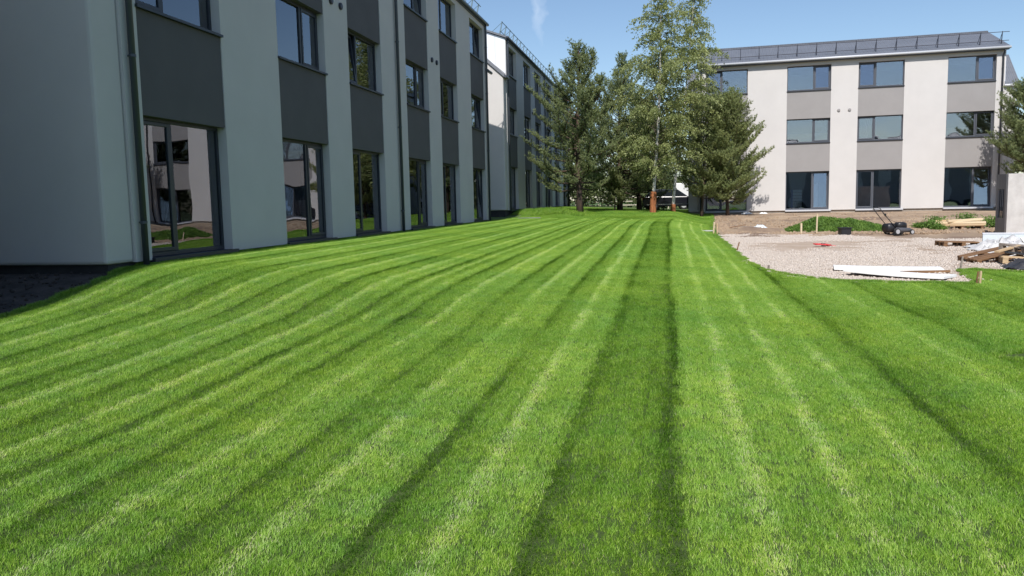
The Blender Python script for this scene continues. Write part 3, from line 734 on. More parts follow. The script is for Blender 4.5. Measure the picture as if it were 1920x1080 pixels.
def pine(name, label, x, y, h, rad, seed, cb=.16, lean=(0, 0), side=(0, 0), warm=False, dens=1.0, trunk_r=None, top_thin=1.0, group=None, zoff=0.0, sink=.1, leaders=(), shape='tier'):
    r = np.random.RandomState(seed); z = Tz(x, y) + zoff
    e = empty(name, (x, y, z)); tag(e, label, 'tree', group)
    tr = trunk_r or .02 * h
    def trunk(t):
        return np.array([lean[0] * t + .06 * math.sin(t * 5 + seed), lean[1] * t + .06 * math.cos(t * 4 + seed * 2), t * h])
    tm = MB(); ts = np.linspace(0, 1, 12)
    pts = [trunk(t) for t in ts]; pts[0][2] = -sink
    tm.tube([tuple(p) for p in pts], [tr * (1.25 if i == 0 else (1 - .88 * t)) for i, t in enumerate(ts)], 9)
    tm.build('trunk', 'pine_bark', e, smooth=True)
    br = MB(); TP, TA = [], []
    nb = int(84 * dens)
    def add_branch(p0, az, L, el, u, wr):
        d = np.array([math.cos(az), math.sin(az), 0.0])
        L *= 1 + .55 * (d[0] * side[0] + d[1] * side[1])
        sag = r.uniform(.05, .2) * (1 - u); lift = r.uniform(.1, .35); kink = r.normal(0, .2)
        nd = np.array([-d[1], d[0], 0])
        def bp(s): return p0 + d * (L * s * math.cos(el)) + nd * (kink * L * math.sin(s * 3)) + np.array([0, 0, L * (s * math.sin(el) * .8 + lift * s * s - sag * math.sin(s * 3.14))])
        ss = np.linspace(0, 1, 6)
        br.tube([tuple(bp(s)) for s in ss], [max(.006, wr * (1 - .85 * s)) for s in ss], 4, cap=False)
        ns = max(3, int(L / .19))
        for s in np.linspace(.28, 1, ns):
            b0 = bp(s); fdir = bp(min(1, s + .05)) - bp(s - .05); fdir /= np.linalg.norm(fdir)
            sd_ = np.cross(fdir, [0, 0, 1]); sd_ /= np.linalg.norm(sd_) + 1e-6
            for q in range(4):
                if r.uniform() < .12: continue
                m = (-1, 1, 0, r.uniform(-.6, .6))[q]
                dv = fdir * r.uniform(.4, 1) + sd_ * m * r.uniform(.5, 1.2) + np.array([0, 0, r.uniform(.1, .9)])
                dv /= np.linalg.norm(dv)
                sl = (.2 + .62 * (1.1 - s) * min(1.15, L)) * r.uniform(.5, 1.3)
                if q >= 2: sl *= .7
                k = max(2, int(min(sl, .55) / .062))
                for v in np.linspace(max(.2, 1 - .55 / sl), 1, k):
                    TP.append(b0 + dv * sl * v + np.array([0, 0, .12 * sl * v * v]) + r.normal(0, .03, 3)); TA.append(dv + np.array([0, 0, .35]) + r.normal(0, .35, 3))
    for i in range(nb):
        u = (i + r.uniform(0, 1)) / nb; t = cb + (1 - cb) * u * .985
        if shape == 'tier':
            prof = (.8 + .2 * min(1, u / .2)) * (1 - .6 * float(sm((u - .42) / .3))) * (1 - .62 * float(sm((u - .68) / .32))) * top_thin
        else:
            prof = (.72 + .28 * min(1, u / .28)) * max(.10, 1 - u ** 2.4) ** .62
        L = rad * prof * r.choice([.6, .78, .9, 1.0, 1.08])
        add_branch(trunk(t), i * 2.39996 + r.uniform(-.5, .5), L, R(10 + 45 * u + r.uniform(-16, 16)), u, tr * .32 * (1 - u * .6))
    for (lx, ly, t0, hh) in leaders:
        p0 = trunk(t0); top = p0 + np.array([lx, ly, hh])
        br.tube([tuple(p0), tuple(p0 * .35 + top * .65 + np.array([lx * .2, ly * .2, -.1])), tuple(top)], [tr * .4, tr * .25, .01], 5)
        for i in range(16):
            u = (i + .5) / 16; add_branch(p0 + (top - p0) * (.35 + .65 * u), i * 2.4, .75 * (1 - u) ** .8 + .12, R(35 + 30 * u), .5 + u / 2, tr * .12)
        for v in np.linspace(0, .5, 8): TP.append(top + np.array([0, 0, v * .5 - .1])); TA.append(np.array([0, 0, 1.0]))
    for v in np.linspace(0, .5, 8): TP.append(trunk(1) + np.array([0, 0, v * .5 - .1])); TA.append(np.array([0, 0, 1.0]))
    br.build('limbs', 'pine_bark', e)
    V, F = needles(r, np.array(TP), np.array(TA))
    link('crown', np_mesh('crown', V, F), 'pine_needle_warm' if warm else 'pine_needle', e)
    return e

def leaf_quads(r, P, size, down=.5, elong=1.4):
    n = len(P); nv = r.normal(size=(n, 3)); nv[:, 2] += .3; ax = r.normal(size=(n, 3)); ax[:, 2] -= down * 2
    nv /= np.linalg.norm(nv, axis=1)[:, None]; ax -= nv * (ax * nv).sum(1)[:, None]; ax /= np.maximum(np.linalg.norm(ax, axis=1)[:, None], 1e-6)
    sd_ = np.cross(nv, ax); s = (size * r.uniform(.65, 1.25, n))[:, None]
    V = np.stack([P, P + ax * s * elong * .45 + sd_ * s * .45, P + ax * s * elong, P + ax * s * elong * .45 - sd_ * s * .45], 1).reshape(-1, 3)
    return V, np.arange(len(V)).reshape(-1, 4)

def birch(name, label, x, y, h, rad, seed, cb=.16, lean=(0, 0), wrap=0.0, dens=1.0, trunk_r=.11, group=None):
    r = np.random.RandomState(seed); z = Tz(x, y)
    e = empty(name, (x, y, z)); tag(e, label, 'tree', group)
    def trunk(t): return np.array([lean[0] * t ** 1.3 + .08 * math.sin(t * 6 + seed), lean[1] * t + .07 * math.cos(t * 5 + seed), t * h])
    tm = MB(); ts = np.linspace(0, 1, 14); pts = [trunk(t) for t in ts]; pts[0][2] = -.1
    tm.tube([tuple(p) for p in pts], [trunk_r * (1 - .9 * t) for t in ts], 9)
    t_o = tm.build('trunk', 'birch_bark', e, smooth=True)
    if wrap:
        ww = MB(); us = np.linspace(0, wrap / h, 5); wp = [trunk(t) for t in us]; wp[0][2] = -.05
        ww.tube([tuple(p) for p in wp], [trunk_r * 1.75, trunk_r * 1.62, trunk_r * 1.58, trunk_r * 1.6, trunk_r * 1.42], 11)
        ww.build('trunk_wrap', 'bark_wrap', t_o)
    br = MB(); LP = []
    nb = int(78 * dens)
    for i in range(nb):
        u = (i + r.uniform(0, 1)) / nb; t = cb + (1 - cb) * u * .97
        prof = (.72 + .28 * min(1, u / .2)) * (1 - .56 * float(sm((u - .42) / .34))) * (1 - .5 * float(sm((u - .8) / .2)))
        L = rad * prof * r.choice([.5, .75, .95, 1.1, 1.3]); az = i * 2.39996 + r.uniform(-.5, .5)
        d = np.array([math.cos(az), math.sin(az), 0]); el = R(r.uniform(35, 65)); p0 = trunk(t)
        def bp(s): return p0 + d * L * s + np.array([0, 0, L * math.tan(el) * (s * .9 - .75 * s * s)])
        ss = np.linspace(0, 1, 6)
        br.tube([tuple(bp(s)) for s in ss], [max(.005, trunk_r * .26 * (1 - .6 * u) * (1 - .85 * s)) for s in ss], 4, cap=False)
        for s in np.linspace(.2, 1, max(4, int(L / .13))):
            b0 = bp(s)
            for q in range(3):
                dv = np.array([r.normal(0, .7), r.normal(0, .7), r.uniform(-.2, .5)]) + d * .4
                tl = r.uniform(.25, .65); g = r.uniform(.4, 1.1)
                k = int(tl / .05)
                for v in np.linspace(.15, 1, k):
                    LP.append(b0 + dv * tl * v * .6 + np.array([0, 0, -g * tl * v * v]) + r.normal(0, .025, 3))
    br.build('limbs', 'twig', e)
    P = np.array(LP)
    V, F = leaf_quads(r, P, .075)
    link('crown', np_mesh('crown', V, F), 'birch_leaf', e)
    return e

pine('pine_tree', 'lone spreading pine with forked dark trunk in front of the farther block', -4.57, 42.2, 8.5, 2.75, 3, cb=.15, side=(-.25, 0), trunk_r=.17, dens=1.05, top_thin=1.0, leaders=((.75, .1, .72, 1.9), (1.3, -.3, .55, 2.0)))
pine('pine_tree', 'dense pine standing just behind the lone pine left of the wrapped birch', -2.9, 48.2, 8.7, 3.2, 8, cb=.12, lean=(.2, 0), trunk_r=.16, dens=1.1)
pine('pine_tree', 'pine with reddish low trunk between the lone pine and the dark car', -1.9, 52.5, 7.2, 2.5, 15, cb=.12, trunk_r=.15)
birch('birch_tree', 'tall birch with orange bark wrap round its lower trunk', -0.75, 43.35, 12.0, 2.4, 5, wrap=1.12, lean=(.5, 0), trunk_r=.10, cb=.13, dens=1.5)
birch('birch_tree', 'tall thin birch with white trunk leaning towards the cream block', 0.3, 45.2, 12.7, 1.8, 11, lean=(1.25, 0), wrap=.42, trunk_r=.09, cb=.2, dens=1.35)
pine('pine_tree', 'bushy pine spreading across the left corner of the cream block', 3.2, 46.9, 6.5, 2.25, 21, cb=.13, side=(.25, 0), warm=True, trunk_r=.10, dens=1.35, shape='round')
pine('pine_tree', 'slim pine with sloping stem between the birches and the bushy pine', 1.75, 46.6, 6.3, 1.8, 27, cb=.16, lean=(.5, 0), warm=True, trunk_r=.085, dens=1.0, shape='round')
pine('pine_tree', 'pine behind the concrete frame at the corner of the cream block', 18.3, 46.2, 6.5, 2.0, 33, cb=.3, side=(-.2, 0), trunk_r=.13, dens=1.1, shape='round')
pine('pine_tree', 'dark pine rising beyond the far end of the shaded block', -9.3, 76.0, 10.6, 2.6, 41, cb=.15, trunk_r=.17, dens=.9)
pine('pine_tree', 'tall pine standing to the right of the cream block', 21.4, 52.0, 9.0, 2.4, 45, cb=.2, trunk_r=.16, dens=.9)
pine('young_pine', 'small young pine below the crowns beside the rail fence', -3.1, 46.8, 2.1, .85, 51, cb=.12, trunk_r=.045, dens=.55, warm=True)

def shrub(name, label, x, y, h, rad, seed, m, n=1800, size=.09, group=None, cat='bush'):
    r = np.random.RandomState(seed); e = empty(name, (x, y, Tz(x, y))); tag(e, label, cat, group)
    st_ = MB(); P = []
    for k in range(9):
        az = r.uniform(0, 6.28); d = np.array([math.cos(az), math.sin(az), 0]) * rad * r.uniform(.2, .9); top = np.array([d[0], d[1], h * r.uniform(.6, 1)])
        st_.tube([(0, 0, -.03), tuple(top * .5 + np.array([0, 0, .1 * h])), tuple(top)], [.012, .009, .004], 4)
        P.append(r.normal(0, 1, (n // 9, 3)) * np.array([rad * .34, rad * .34, h * .26]) + top * .75)
    P = np.concatenate(P); P[:, 2] = np.clip(P[:, 2], .04, h * 1.15)
    st_.build('stems', 'twig', e)
    V, F = leaf_quads(r, P, size, down=0)
    link('foliage', np_mesh('foliage', V, F), m, e)
    return e
for k, (x, y, h, rad) in enumerate(((-6.6, 66, 2.4, 2.4), (-3.4, 70, 2.8, 2.6), (0.0, 72, 3.0, 2.6), (-1.0, 60.5, 1.5, 1.2))):
    shrub('shrub', ('leafy shrub near the end of the shaded block behind the rail fence', 'leafy shrub behind the rail fence below the dense pine', 'leafy shrub behind the dark parked car', 'low shrub beside the dark parked car')[k], x, y, h, rad, 60 + k, 'far_leaf', 2200, .2)

def forest():
    r = np.random.RandomState(77); Vs, Fs, tv = [], [], MB()
    off = 0
    for i in range(210):
        a = r.uniform(0, 6.283); d = r.uniform(88, 165)
        x, y = d * math.sin(a), d * math.cos(a)
        if x < -7 and -25 < y < 80 and x > -30: continue
        h = r.uniform(7, 11) if y > 0 else r.uniform(7.5, 11)
        z = float(T(x, y)); w = h * r.uniform(.2, .3)
        n = 420
        t = r.uniform(0.08, 1, n) ** .8; rr_ = w * np.sin(np.clip(1.08 - t, 0, 1) ** .7 * 1.6) * r.uniform(.45, 1, n) ** .5
        b = r.uniform(0, 6.283, n)
        P = np.column_stack([x + rr_ * np.cos(b), y + rr_ * np.sin(b), z + t * h])
        V, F = leaf_quads(r, P, .55, down=.2, elong=1.2)
        Vs.append(V); Fs.append(F + off); off += len(V)
        tv.tube([(x, y, z - .1), (x, y, z + h * .85)], [.16, .04], 5)
    k = np.array(tv.v); F2 = np.array([f for f in tv.f if len(f) == 4]) + off
    me = np_mesh('forest', np.concatenate(Vs + [k]), np.concatenate(Fs + [F2]))
    o = link('forest', me, 'far_leaf'); tag(o, 'distant dark green woodland behind the buildings', 'woodland', kind='stuff')
forest()

# ------------------------------------------------------------------ yard things
def at(x, y, dz=0.0): return (x, y, Tz(x, y) + dz)

def stake(x, y, h, label, tx=0.0, ty=0.0, m='wood_pale', w=.022, rz=.4):
    e = MB().add([(-w, -w, -.12), (w, -w, -.12), (w, w, -.12), (-w, w, -.12), (-w, -w * .9, h), (w, -w, h * .985), (w, w, h), (-w, w * .9, h * .99)],
                 [(0, 3, 2, 1), (4, 5, 6, 7), (0, 1, 5, 4), (1, 2, 6, 5), (2, 3, 7, 6), (3, 0, 4, 7)]).build('stake', m, None, loc=at(x, y), rot=(tx, ty, rz), bevel=.003)
    return tag(e, label, 'stake', 'marker stakes round the gravel yard')
stake(1.76, 33.3, .50, 'left stake of the pair at the far corner of the striped lawn', 0, .05)
stake(1.89, 33.1, .46, 'right stake of the pair at the far corner of the striped lawn', .06, -.04, 'wood_new')
stake(1.90, 23.7, .27, 'thin leaning stake half way along the lawn edge', 0, .28, 'wood_brown', .014)
stake(2.02, 17.25, .11, 'very short stake at the curved lawn edge', 0, 0, 'wood_grey', .018)
stake(5.03, 32.8, .45, 'short pale stake left of the tall stake by the heap', 0, .0, 'wood_pale', .03)
stake(5.58, 32.7, .80, 'tall pale stake in front of the green heap', 0, .02, 'wood_pale', .022)
stake(5.55, 16.95, .28, 'grey stake where the right lawn meets the gravel', .1, .1, 'wood_grey', .014)
stake(4.99, 14.45, .22, 'darker of two stakes at the near gravel corner', 0, .12, 'wood_brown', .012)
stake(5.03, 14.42, .23, 'paler of two stakes at the near gravel corner', 0, .05, 'wood_new', .014)

# white foam boards
def board(name, L, W, th, m, loc, rot, label, cat, bend=0.0, group=None):
    vs, fs = [], []; n = 10
    for k in range(n + 1):
        x = (k / n - .5) * L; z = bend * (2 * k / n - 1) ** 2
        vs += [(x, -W / 2, z), (x, W / 2, z), (x, W / 2, z + th), (x, -W / 2, z + th)]
        if k:
            a = 4 * (k - 1); b = a + 4
            fs += [(a, b, b + 1, a + 1), (a + 1, b + 1, b + 2, a + 2), (a + 2, b + 2, b + 3, a + 3), (a + 3, b + 3, b, a)]
    fs += [(0, 1, 2, 3), (4 * n + 3, 4 * n + 2, 4 * n + 1, 4 * n)]
    o = MB().add(vs, fs).build(name, m, None, loc=loc, rot=rot, bevel=.003)
    return tag(o, label, cat, group)
board('foam_board', 1.95, .55, .045, 'foam_white', at(4.22, 16.95, .03), (R(1), R(.6), R(-9)), 'farther white foam board lying on the gravel', 'foam board', .012, 'white foam boards on the gravel')
board('foam_board', 1.75, .62, .045, 'foam_white', at(4.08, 15.6, .05), (R(-1), R(1.6), R(-36)), 'nearer white foam board lying askew by the lawn edge', 'foam board', .02, 'white foam boards on the gravel')
board('timber_batten', .9, .07, .04, 'wood_brown', at(4.75, 16.35, .025), (0, 0, R(8)), 'brown batten under the end of the foam boards', 'batten')

# black tub
tb = empty('tub', at(6.49, 32.15), .25); tag(tb, 'small black plastic tub standing at the back of the gravel', 'tub')
t_ = MB()
for a, b in (((-.19, -.15), (-.17, .15)), ((.17, -.15), (.19, .15)), ((-.17, -.15), (.17, -.13)), ((-.17, .13), (.17, .15))): t_.box(a[0], b[0], a[1], b[1], 0, .28)
t_.box(-.17, .17, -.13, .13, 0, .02)
t_.build('body', 'black_plastic', tb, bevel=.01)
rm = MB().box(-.22, .22, -.18, -.152, .25, .29).box(-.22, .22, .152, .18, .25, .29).box(-.22, -.192, -.152, .152, .25, .29).box(.192, .22, -.152, .152, .25, .29).build('rim', 'black_plastic', tb, bevel=.006)

# red coiled strap
rc = empty('coiled_strap', at(4.49, 25.1), 0); tag(rc, 'red coiled strap lying on the gravel', 'strap')
rq = random.Random(4); pts = []
for k in range(70):
    a = k * .42; rad = .13 + .05 * math.sin(k * .37) + .03 * rq.random()
    pts.append((rad * 1.35 * math.cos(a) + .04 * math.sin(k * .1), rad * .9 * math.sin(a), .025 + .05 * abs(math.sin(k * .21)) + .02 * rq.random()))
pts += [(.2, .02, .03), (.29, .05, .02), (.36, .02, .015)]
MB().tube(pts, .017, 6).build('coil', 'red', rc, smooth=True)
MB().box(-.07, .05, -.05, .05, .03, .11).build('buckle', 'black_plastic', rc, bevel=.015)

# lawn mower
mw = empty('lawn_mower', at(8.4, 32.15), R(24)); tag(mw, 'black petrol lawn mower with raised handle on the bare soil', 'lawn mower')
def loft(secs, m, name, parent, smooth=True, sub=1):
    """secs: list of (x, halfwidth, z0, z1)"""
    b = MB(); n = 12; k0 = 0
    for x, hw, z0, z1 in secs:
        for j in range(n):
            t = 2 * math.pi * j / n; c, s = math.cos(t), math.sin(t)
            c = math.copysign(abs(c) ** .5, c); s = math.copysign(abs(s) ** .5, s)
            b.v.append((x, hw * c, (z0 + z1) / 2 + (z1 - z0) / 2 * s))
    for i in range(len(secs) - 1):
        for j in range(n): b.f.append((i * n + j, i * n + (j + 1) % n, (i + 1) * n + (j + 1) % n, (i + 1) * n + j))
    b.f.append(tuple(range(n))[::-1]); b.f.append(tuple((len(secs) - 1) * n + j for j in range(n)))
    return b.build(name, m, parent, smooth=smooth)
loft([(-.36, .2, .09, .2), (-.30, .24, .08, .27), (0, .26, .08, .27), (.3, .25, .08, .25), (.42, .2, .09, .2)], 'mower_grey', 'deck', mw)
loft([(-.16, .10, .24, .40), (-.1, .15, .24, .46), (.1, .16, .24, .47), (.22, .13, .24, .43), (.27, .07, .24, .36)], 'black_plastic', 'engine_cover', mw)
loft([(-.62, .17, .14, .36), (-.58, .2, .1, .42), (-.36, .2, .1, .44), (-.3, .18, .14, .38)], 'black_plastic', 'grass_bag', mw)
for x, yv, rad in ((-.3, -.29, .125), (-.3, .29, .125), (.33, -.28, .095), (.33, .28, .095)):
    w_ = MB().tube([(x, yv - .025, rad), (x, yv - .018, rad), (x, yv + .018, rad), (x, yv + .025, rad)], [rad * .86, rad, rad, rad * .86], 18).build('wheel', 'rubber', mw)
    MB().tube([(x, yv - .032, rad), (x, yv + .032, rad)], rad * .66, 12).build('rim', 'wheel_silver', w_)
hd = MB()
for yv in (-.2, .2): hd.tube([(-.3, yv, .25), (-.62, yv, .58), (-.88, yv * .95, .86), (-.98, yv * .9, .99)], .014, 6)
hd.tube([(-.98, -.18, .99), (-1.04, -.1, 1.03), (-1.04, .1, 1.03), (-.98, .18, .99)], .015, 6)
hd = hd.build('handle', 'black_plastic', mw, smooth=True)
MB().tube([(-.93, -.19, .93), (-1.08, -.1, .95), (-1.08, .1, .95), (-.93, .19, .93)], .008, 5).build('brake_bar', 'black_plastic', hd)
MB().box(-.8, -.74, -.23, -.17, .72, .8).build('clamp', 'black_plastic', hd, bevel=.01)
MB().tube([(-.85, -.17, .8), (-.6, -.1, .62), (-.3, -.04, .5), (-.1, 0, .46)], .006, 5).build('cable', 'black_plastic', hd)

# green heap of cut turf
def heap():
    r = np.random.RandomState(9); e = empty('turf_heap', (0, 0, 0)); tag(e, 'low green heap of cut grass on the soil in front of the cream block', 'grass heap')
    cx_, cy_ = 6.65, 34.5
    def hz(x, y):
        u = (x - cx_) / 2.15; v = (y - cy_) / .95
        b = np.clip(1 - u * u - v * v, 0, 1) ** .8
        b2 = .55 * np.clip(1 - ((x - 8.25) / .9) ** 2 - ((y - 34.2) / .7) ** 2, 0, 1)
        return np.maximum(b * (.42 + .17 * vnoise(x, y, 1.3, 21) + .10 * vnoise(x, y, 3.5, 22)), b2 * (.3 + .1 * vnoise(x, y, 2.5, 23)))
    X, Y = np.meshgrid(np.linspace(4.3, 9.3, 60), np.linspace(33.3, 35.7, 36)); Z = T(X, Y) + hz(X, Y) - .03
    idx = np.arange(X.size).reshape(X.shape)
    F = np.stack([idx[:-1, :-1], idx[:-1, 1:], idx[1:, 1:], idx[1:, :-1]], -1).reshape(-1, 4)
    h0 = hz(X, Y).ravel()[F].max(1) > .015
    link('earth_core', np_mesh('core', np.stack([X, Y, Z], -1).reshape(-1, 3), F[h0], True), 'thatch', e)
    P = np.column_stack([r.uniform(4.4, 9.2, 26000), r.uniform(33.4, 35.6, 26000)]); h = hz(P[:, 0], P[:, 1])
    P = P[h > .02]; h = h[h > .02]
    P3 = np.column_stack([P, T(P[:, 0], P[:, 1]) + h - .02])
    V, F = leaf_quads(r, P3, .05, down=-.35, elong=1.9)
    tag(link('clippings', np_mesh('clippings', V, F), 'weed_leaf', e), kind='stuff')
heap()

# sawn timber on a pallet, weeds round it
def pallet(loc, rot, label, L=1.15, W=.8, m='wood_brown', group='timber pallets', miss=()):
    e = empty('pallet', loc); e.rotation_euler = rot; tag(e, label, 'pallet', group)
    for k in range(6):
        if k in miss: continue
        yk = (k / 5 - .5) * (W - .1); MB().box(-L / 2, L / 2, yk - .045, yk + .045, .118, .14).build('deck_board', m, e, bevel=.003)
    for xk in (-L / 2 + .05, 0, L / 2 - .05):
        MB().box(xk - .05, xk + .05, -W / 2, W / 2, .096, .117).build('stringer', m, e, bevel=.003)
        for yk in (-W / 2 + .06, 0, W / 2 - .06): MB().box(xk - .05, xk + .05, yk - .05, yk + .05, .022, .095).build('foot_block', m, e, bevel=.003)
    for yk in (-W / 2 + .06, 0, W / 2 - .06): MB().box(-L / 2, L / 2, yk - .05, yk + .05, 0, .021).build('bottom_board', m, e, bevel=.003)
    return e
pallet(at(11.35, 34.9), (0, 0, R(-4)), 'brown pallet under the pale sawn timber stack', 1.5, .9)
rl_ = random.Random(12)
PL = [(-.05, -.25, .142, 1.75, .2, .07, -3, 0), (.05, .0, .142, 1.7, .2, .07, 1, 0), (0, .27, .142, 1.8, .2, .07, 4, 0), (-.1, -.15, .222, 1.9, .22, .08, -6, 0), (.1, .16, .222, 1.6, .24, .08, 5, 0), (.15, -.08, .31, 1.35, .2, .08, 9, 3), (-.35, .2, .31, 1.0, .16, .06, -4, 2), (.55, .3, .31, .8, .14, .06, 14, 0)]
PN = ['lowest front plank', 'lowest middle plank', 'lowest rear plank', 'second layer front plank', 'second layer rear plank', 'uppermost long plank', 'uppermost left plank', 'uppermost right short plank']
for k, (dx, dy, dz, L, W, th, a, tl) in enumerate(PL):
    board('timber_plank', L, W, th, 'wood_pale' if k % 2 else 'wood_new', (11.35 + dx, 34.9 + dy, Tz(11.35, 34.9) + dz), (0, R(-tl), R(a)), PN[k] + ' of the pale timber stack among weeds', 'plank', 0, 'sawn planks stacked by the cream block')
for k, (x, y, h, rad) in enumerate(((10.3, 34.7, .34, .36), (10.7, 35.5, .42, .42), (12.6, 35.0, .42, .42), (13.1, 34.6, .34, .4), (11.9, 35.9, .5, .36), (10.0, 35.0, .22, .3), (10.4, 34.15, .2, .26))):
    shrub('weed_clump', ('leafy weed clump at the left end of the timber stack', 'tall weed clump behind the left of the timber stack', 'weed clump at the right end of the timber stack', 'weed clump next to the concrete frame', 'tall thin weeds rising behind the middle of the timber stack', 'small outermost weed clump left of the timber stack', 'low weeds in front of the left end of the timber stack')[k], x, y, h, rad, 80 + k, 'weed_leaf', 1000, .05, 'weeds round the timber stack', 'weeds')

# concrete frame with barred opening
cf = empty('concrete_frame', at(11.42, 30.55), R(-2)); tag(cf, 'concrete frame wall with a barred opening in its shaded side', 'concrete wall')
H = 2.12
MB().box(0.0, 3.2, 0, .2, -.1, H).build('front_wall', 'concrete', cf, bevel=.01)
sw_ = MB().box(.0, .07, .202, .34, -.1, H).box(.0, .07, .98, 1.1, -.1, H).box(0, .07, .34, .98, -.1, .6).box(0, .07, .34, .98, 1.6, H)
sw_.build('side_wall', 'concrete_grey', cf)  # same concrete as the front, coloured darker to stand for its shade
for yb in (.5, .66, .82): MB().tube([(.035, yb, .58), (.035, yb, 1.62)], .022, 8).build('bar', 'steel_dark', cf)
# insulated panel lying on edge
d_ = math.atan2(-.75, 3.0)
bp_ = empty('insulated_panel', at(8.52, 24.35), d_); tag(bp_, 'long pale blue panel lying on edge before the concrete frame', 'wall panel')
MB().box(0, 4.2, 0, .14, .02, .36).build('core', 'panel_blue', bp_, bevel=.006)
MB().box(-.01, 4.2, -.015, .155, .361, .385).build('top_flange', 'sheet_white', bp_, bevel=.004)
MB().box(-.01, 4.2, -.015, .155, 0, .019).build('bottom_flange', 'frame_grey', bp_, bevel=.004)

def crumple(name, cx_, cy_, lx, ly, hgt, seed, m, label, cat, rz=0, ragged=True):
    r = np.random.RandomState(seed); n = 34
    U, V = np.meshgrid(np.linspace(-1, 1, n), np.linspace(-1, 1, n))
    ed = 1 + .25 * vnoise(U, V, 2.2, seed) 
    X = U * lx / 2 * ed; Y = V * ly / 2 * ed
    fall = np.clip(1.15 - np.maximum(np.abs(U), np.abs(V)) ** 2, .02, 1)
    Z = hgt * fall * (.45 + .5 * np.abs(vnoise(U, V, 3.1, seed + 1)) + .5 * np.abs(vnoise(U, V, 6.5, seed + 2)) + .15 * r.uniform(-1, 1, U.shape))
    c, s = math.cos(rz), math.sin(rz); WX = cx_ + X * c - Y * s; WY = cy_ + X * s + Y * c
    Z = Z + T(WX, WY) - Tz(cx_, cy_) + .012
    idx = np.arange(n * n).reshape(n, n); F = np.stack([idx[:-1, :-1], idx[:-1, 1:], idx[1:, 1:], idx[1:, :-1]], -1).reshape(-1, 4)
    o = link(name, np_mesh(name, np.stack([WX - cx_, WY - cy_, Z], -1).reshape(-1, 3), F), m, None, loc=at(cx_, cy_))
    md = o.modifiers.new('thickness', 'SOLIDIFY'); md.thickness = .004
    return tag(o, label, cat)
crumple('plastic_film', 8.75, 22.9, 2.1, 1.5, .27, 31, 'film_white', 'white crumpled plastic film on the gravel before the pale blue panel', 'plastic film', -.2)
crumple('plastic_film', 7.75, 20.4, 1.5, .9, .36, 35, 'film_white', 'torn clear plastic film draped over the broken pallets', 'plastic film', .3)
crumple('plastic_film', 7.05, 17.25, 1.2, .7, .22, 39, 'film_dark', 'black crumpled plastic film at the lawn edge beside the pallets', 'plastic film', .2)
pallet(at(8.05, 24.75), (0, R(2), R(3)), 'flat broken brown pallet by the white plastic film', 1.05, .7, miss=(2,))
pallet((6.85, 19.1, Tz(6.85, 19.1) + .06), (R(4), R(-11), R(12)), 'tilted brown pallet at the left of the rubbish pile', 1.0, .75, 'wood_brown', miss=(3,))
pallet((7.25, 18.2, Tz(7.25, 18.2) + .02), (R(-2), R(3), R(-14)), 'lower grey brown pallet in the rubbish pile nearest the lawn', 1.0, .7, 'wood_new', miss=(1, 4))
pallet((7.55, 18.9, Tz(7.55, 18.9) + .2), (R(6), R(5), R(25)), 'grey weathered pallet on top of the rubbish pile', 1.0, .7, 'wood_grey', miss=(2,))
for k, (x, y, z, L, a, b, lab) in enumerate(((7.1, 17.75, .22, 1.1, 8, 20, 'dark plank lying across the front of the rubbish pile'), (7.5, 17.6, .12, 1.0, -3, -12, 'brown plank low in the rubbish pile'), (7.6, 18.25, .38, .9, 10, -30, 'plank sticking out over the rubbish pile'), (7.0, 18.6, .3, .8, -7, 40, 'short plank on the tilted pallet'))):
    board('timber_plank', L, .1, .035, ('film_dark', 'wood_brown', 'wood_grey', 'wood_new')[k], (x, y, Tz(x, y) + z), (0, R(a), R(b)), lab, 'plank', 0, 'planks in the rubbish pile')
board('white_board', .5, .4, .03, 'foam_white', (7.45, 18.35, Tz(7.45, 18.35) + .44), (R(35), R(-5), R(10)), 'small white board on top of the rubbish pile', 'board')
# litter on the soil
board('soil_plank', .95, .08, .03, 'wood_grey', at(3.35, 37.2, .05), (0, R(4), R(6)), 'thin grey plank on the soil left of the green heap', 'plank')
board('soil_plank', .7, .09, .03, 'wood_brown', at(2.9, 35.8, .16), (0, R(-10), R(-25)), 'dark broken plank on the earth ridge near the lawn corner', 'plank')
crumple('plastic_scrap', 3.9, 36.6, .55, .35, .14, 47, 'panel_blue', 'pale blue plastic scrap on the soil ridge', 'plastic scrap')
crumple('plastic_scrap', 4.5, 49.45, .6, .3, .1, 49, 'foam_white', 'left white scrap at the foot of the cream block', 'plastic scrap')
crumple('plastic_scrap', 5.45, 49.45, .45, .25, .08, 51, 'foam_white', 'right white scrap at the foot of the cream block', 'plastic scrap')
board('paving_slab', 1.1, .22, .05, 'concrete_grey', at(-6.75, 39.3, .0), (0, 0, R(4)), 'pale concrete edging slab at the gap between the shaded blocks', 'paving slab')
board('paving_slab', .5, .12, .04, 'concrete', at(1.55, 34.4, .03), (0, 0, R(2)), 'small pale slab at the far corner of the striped lawn', 'paving slab')

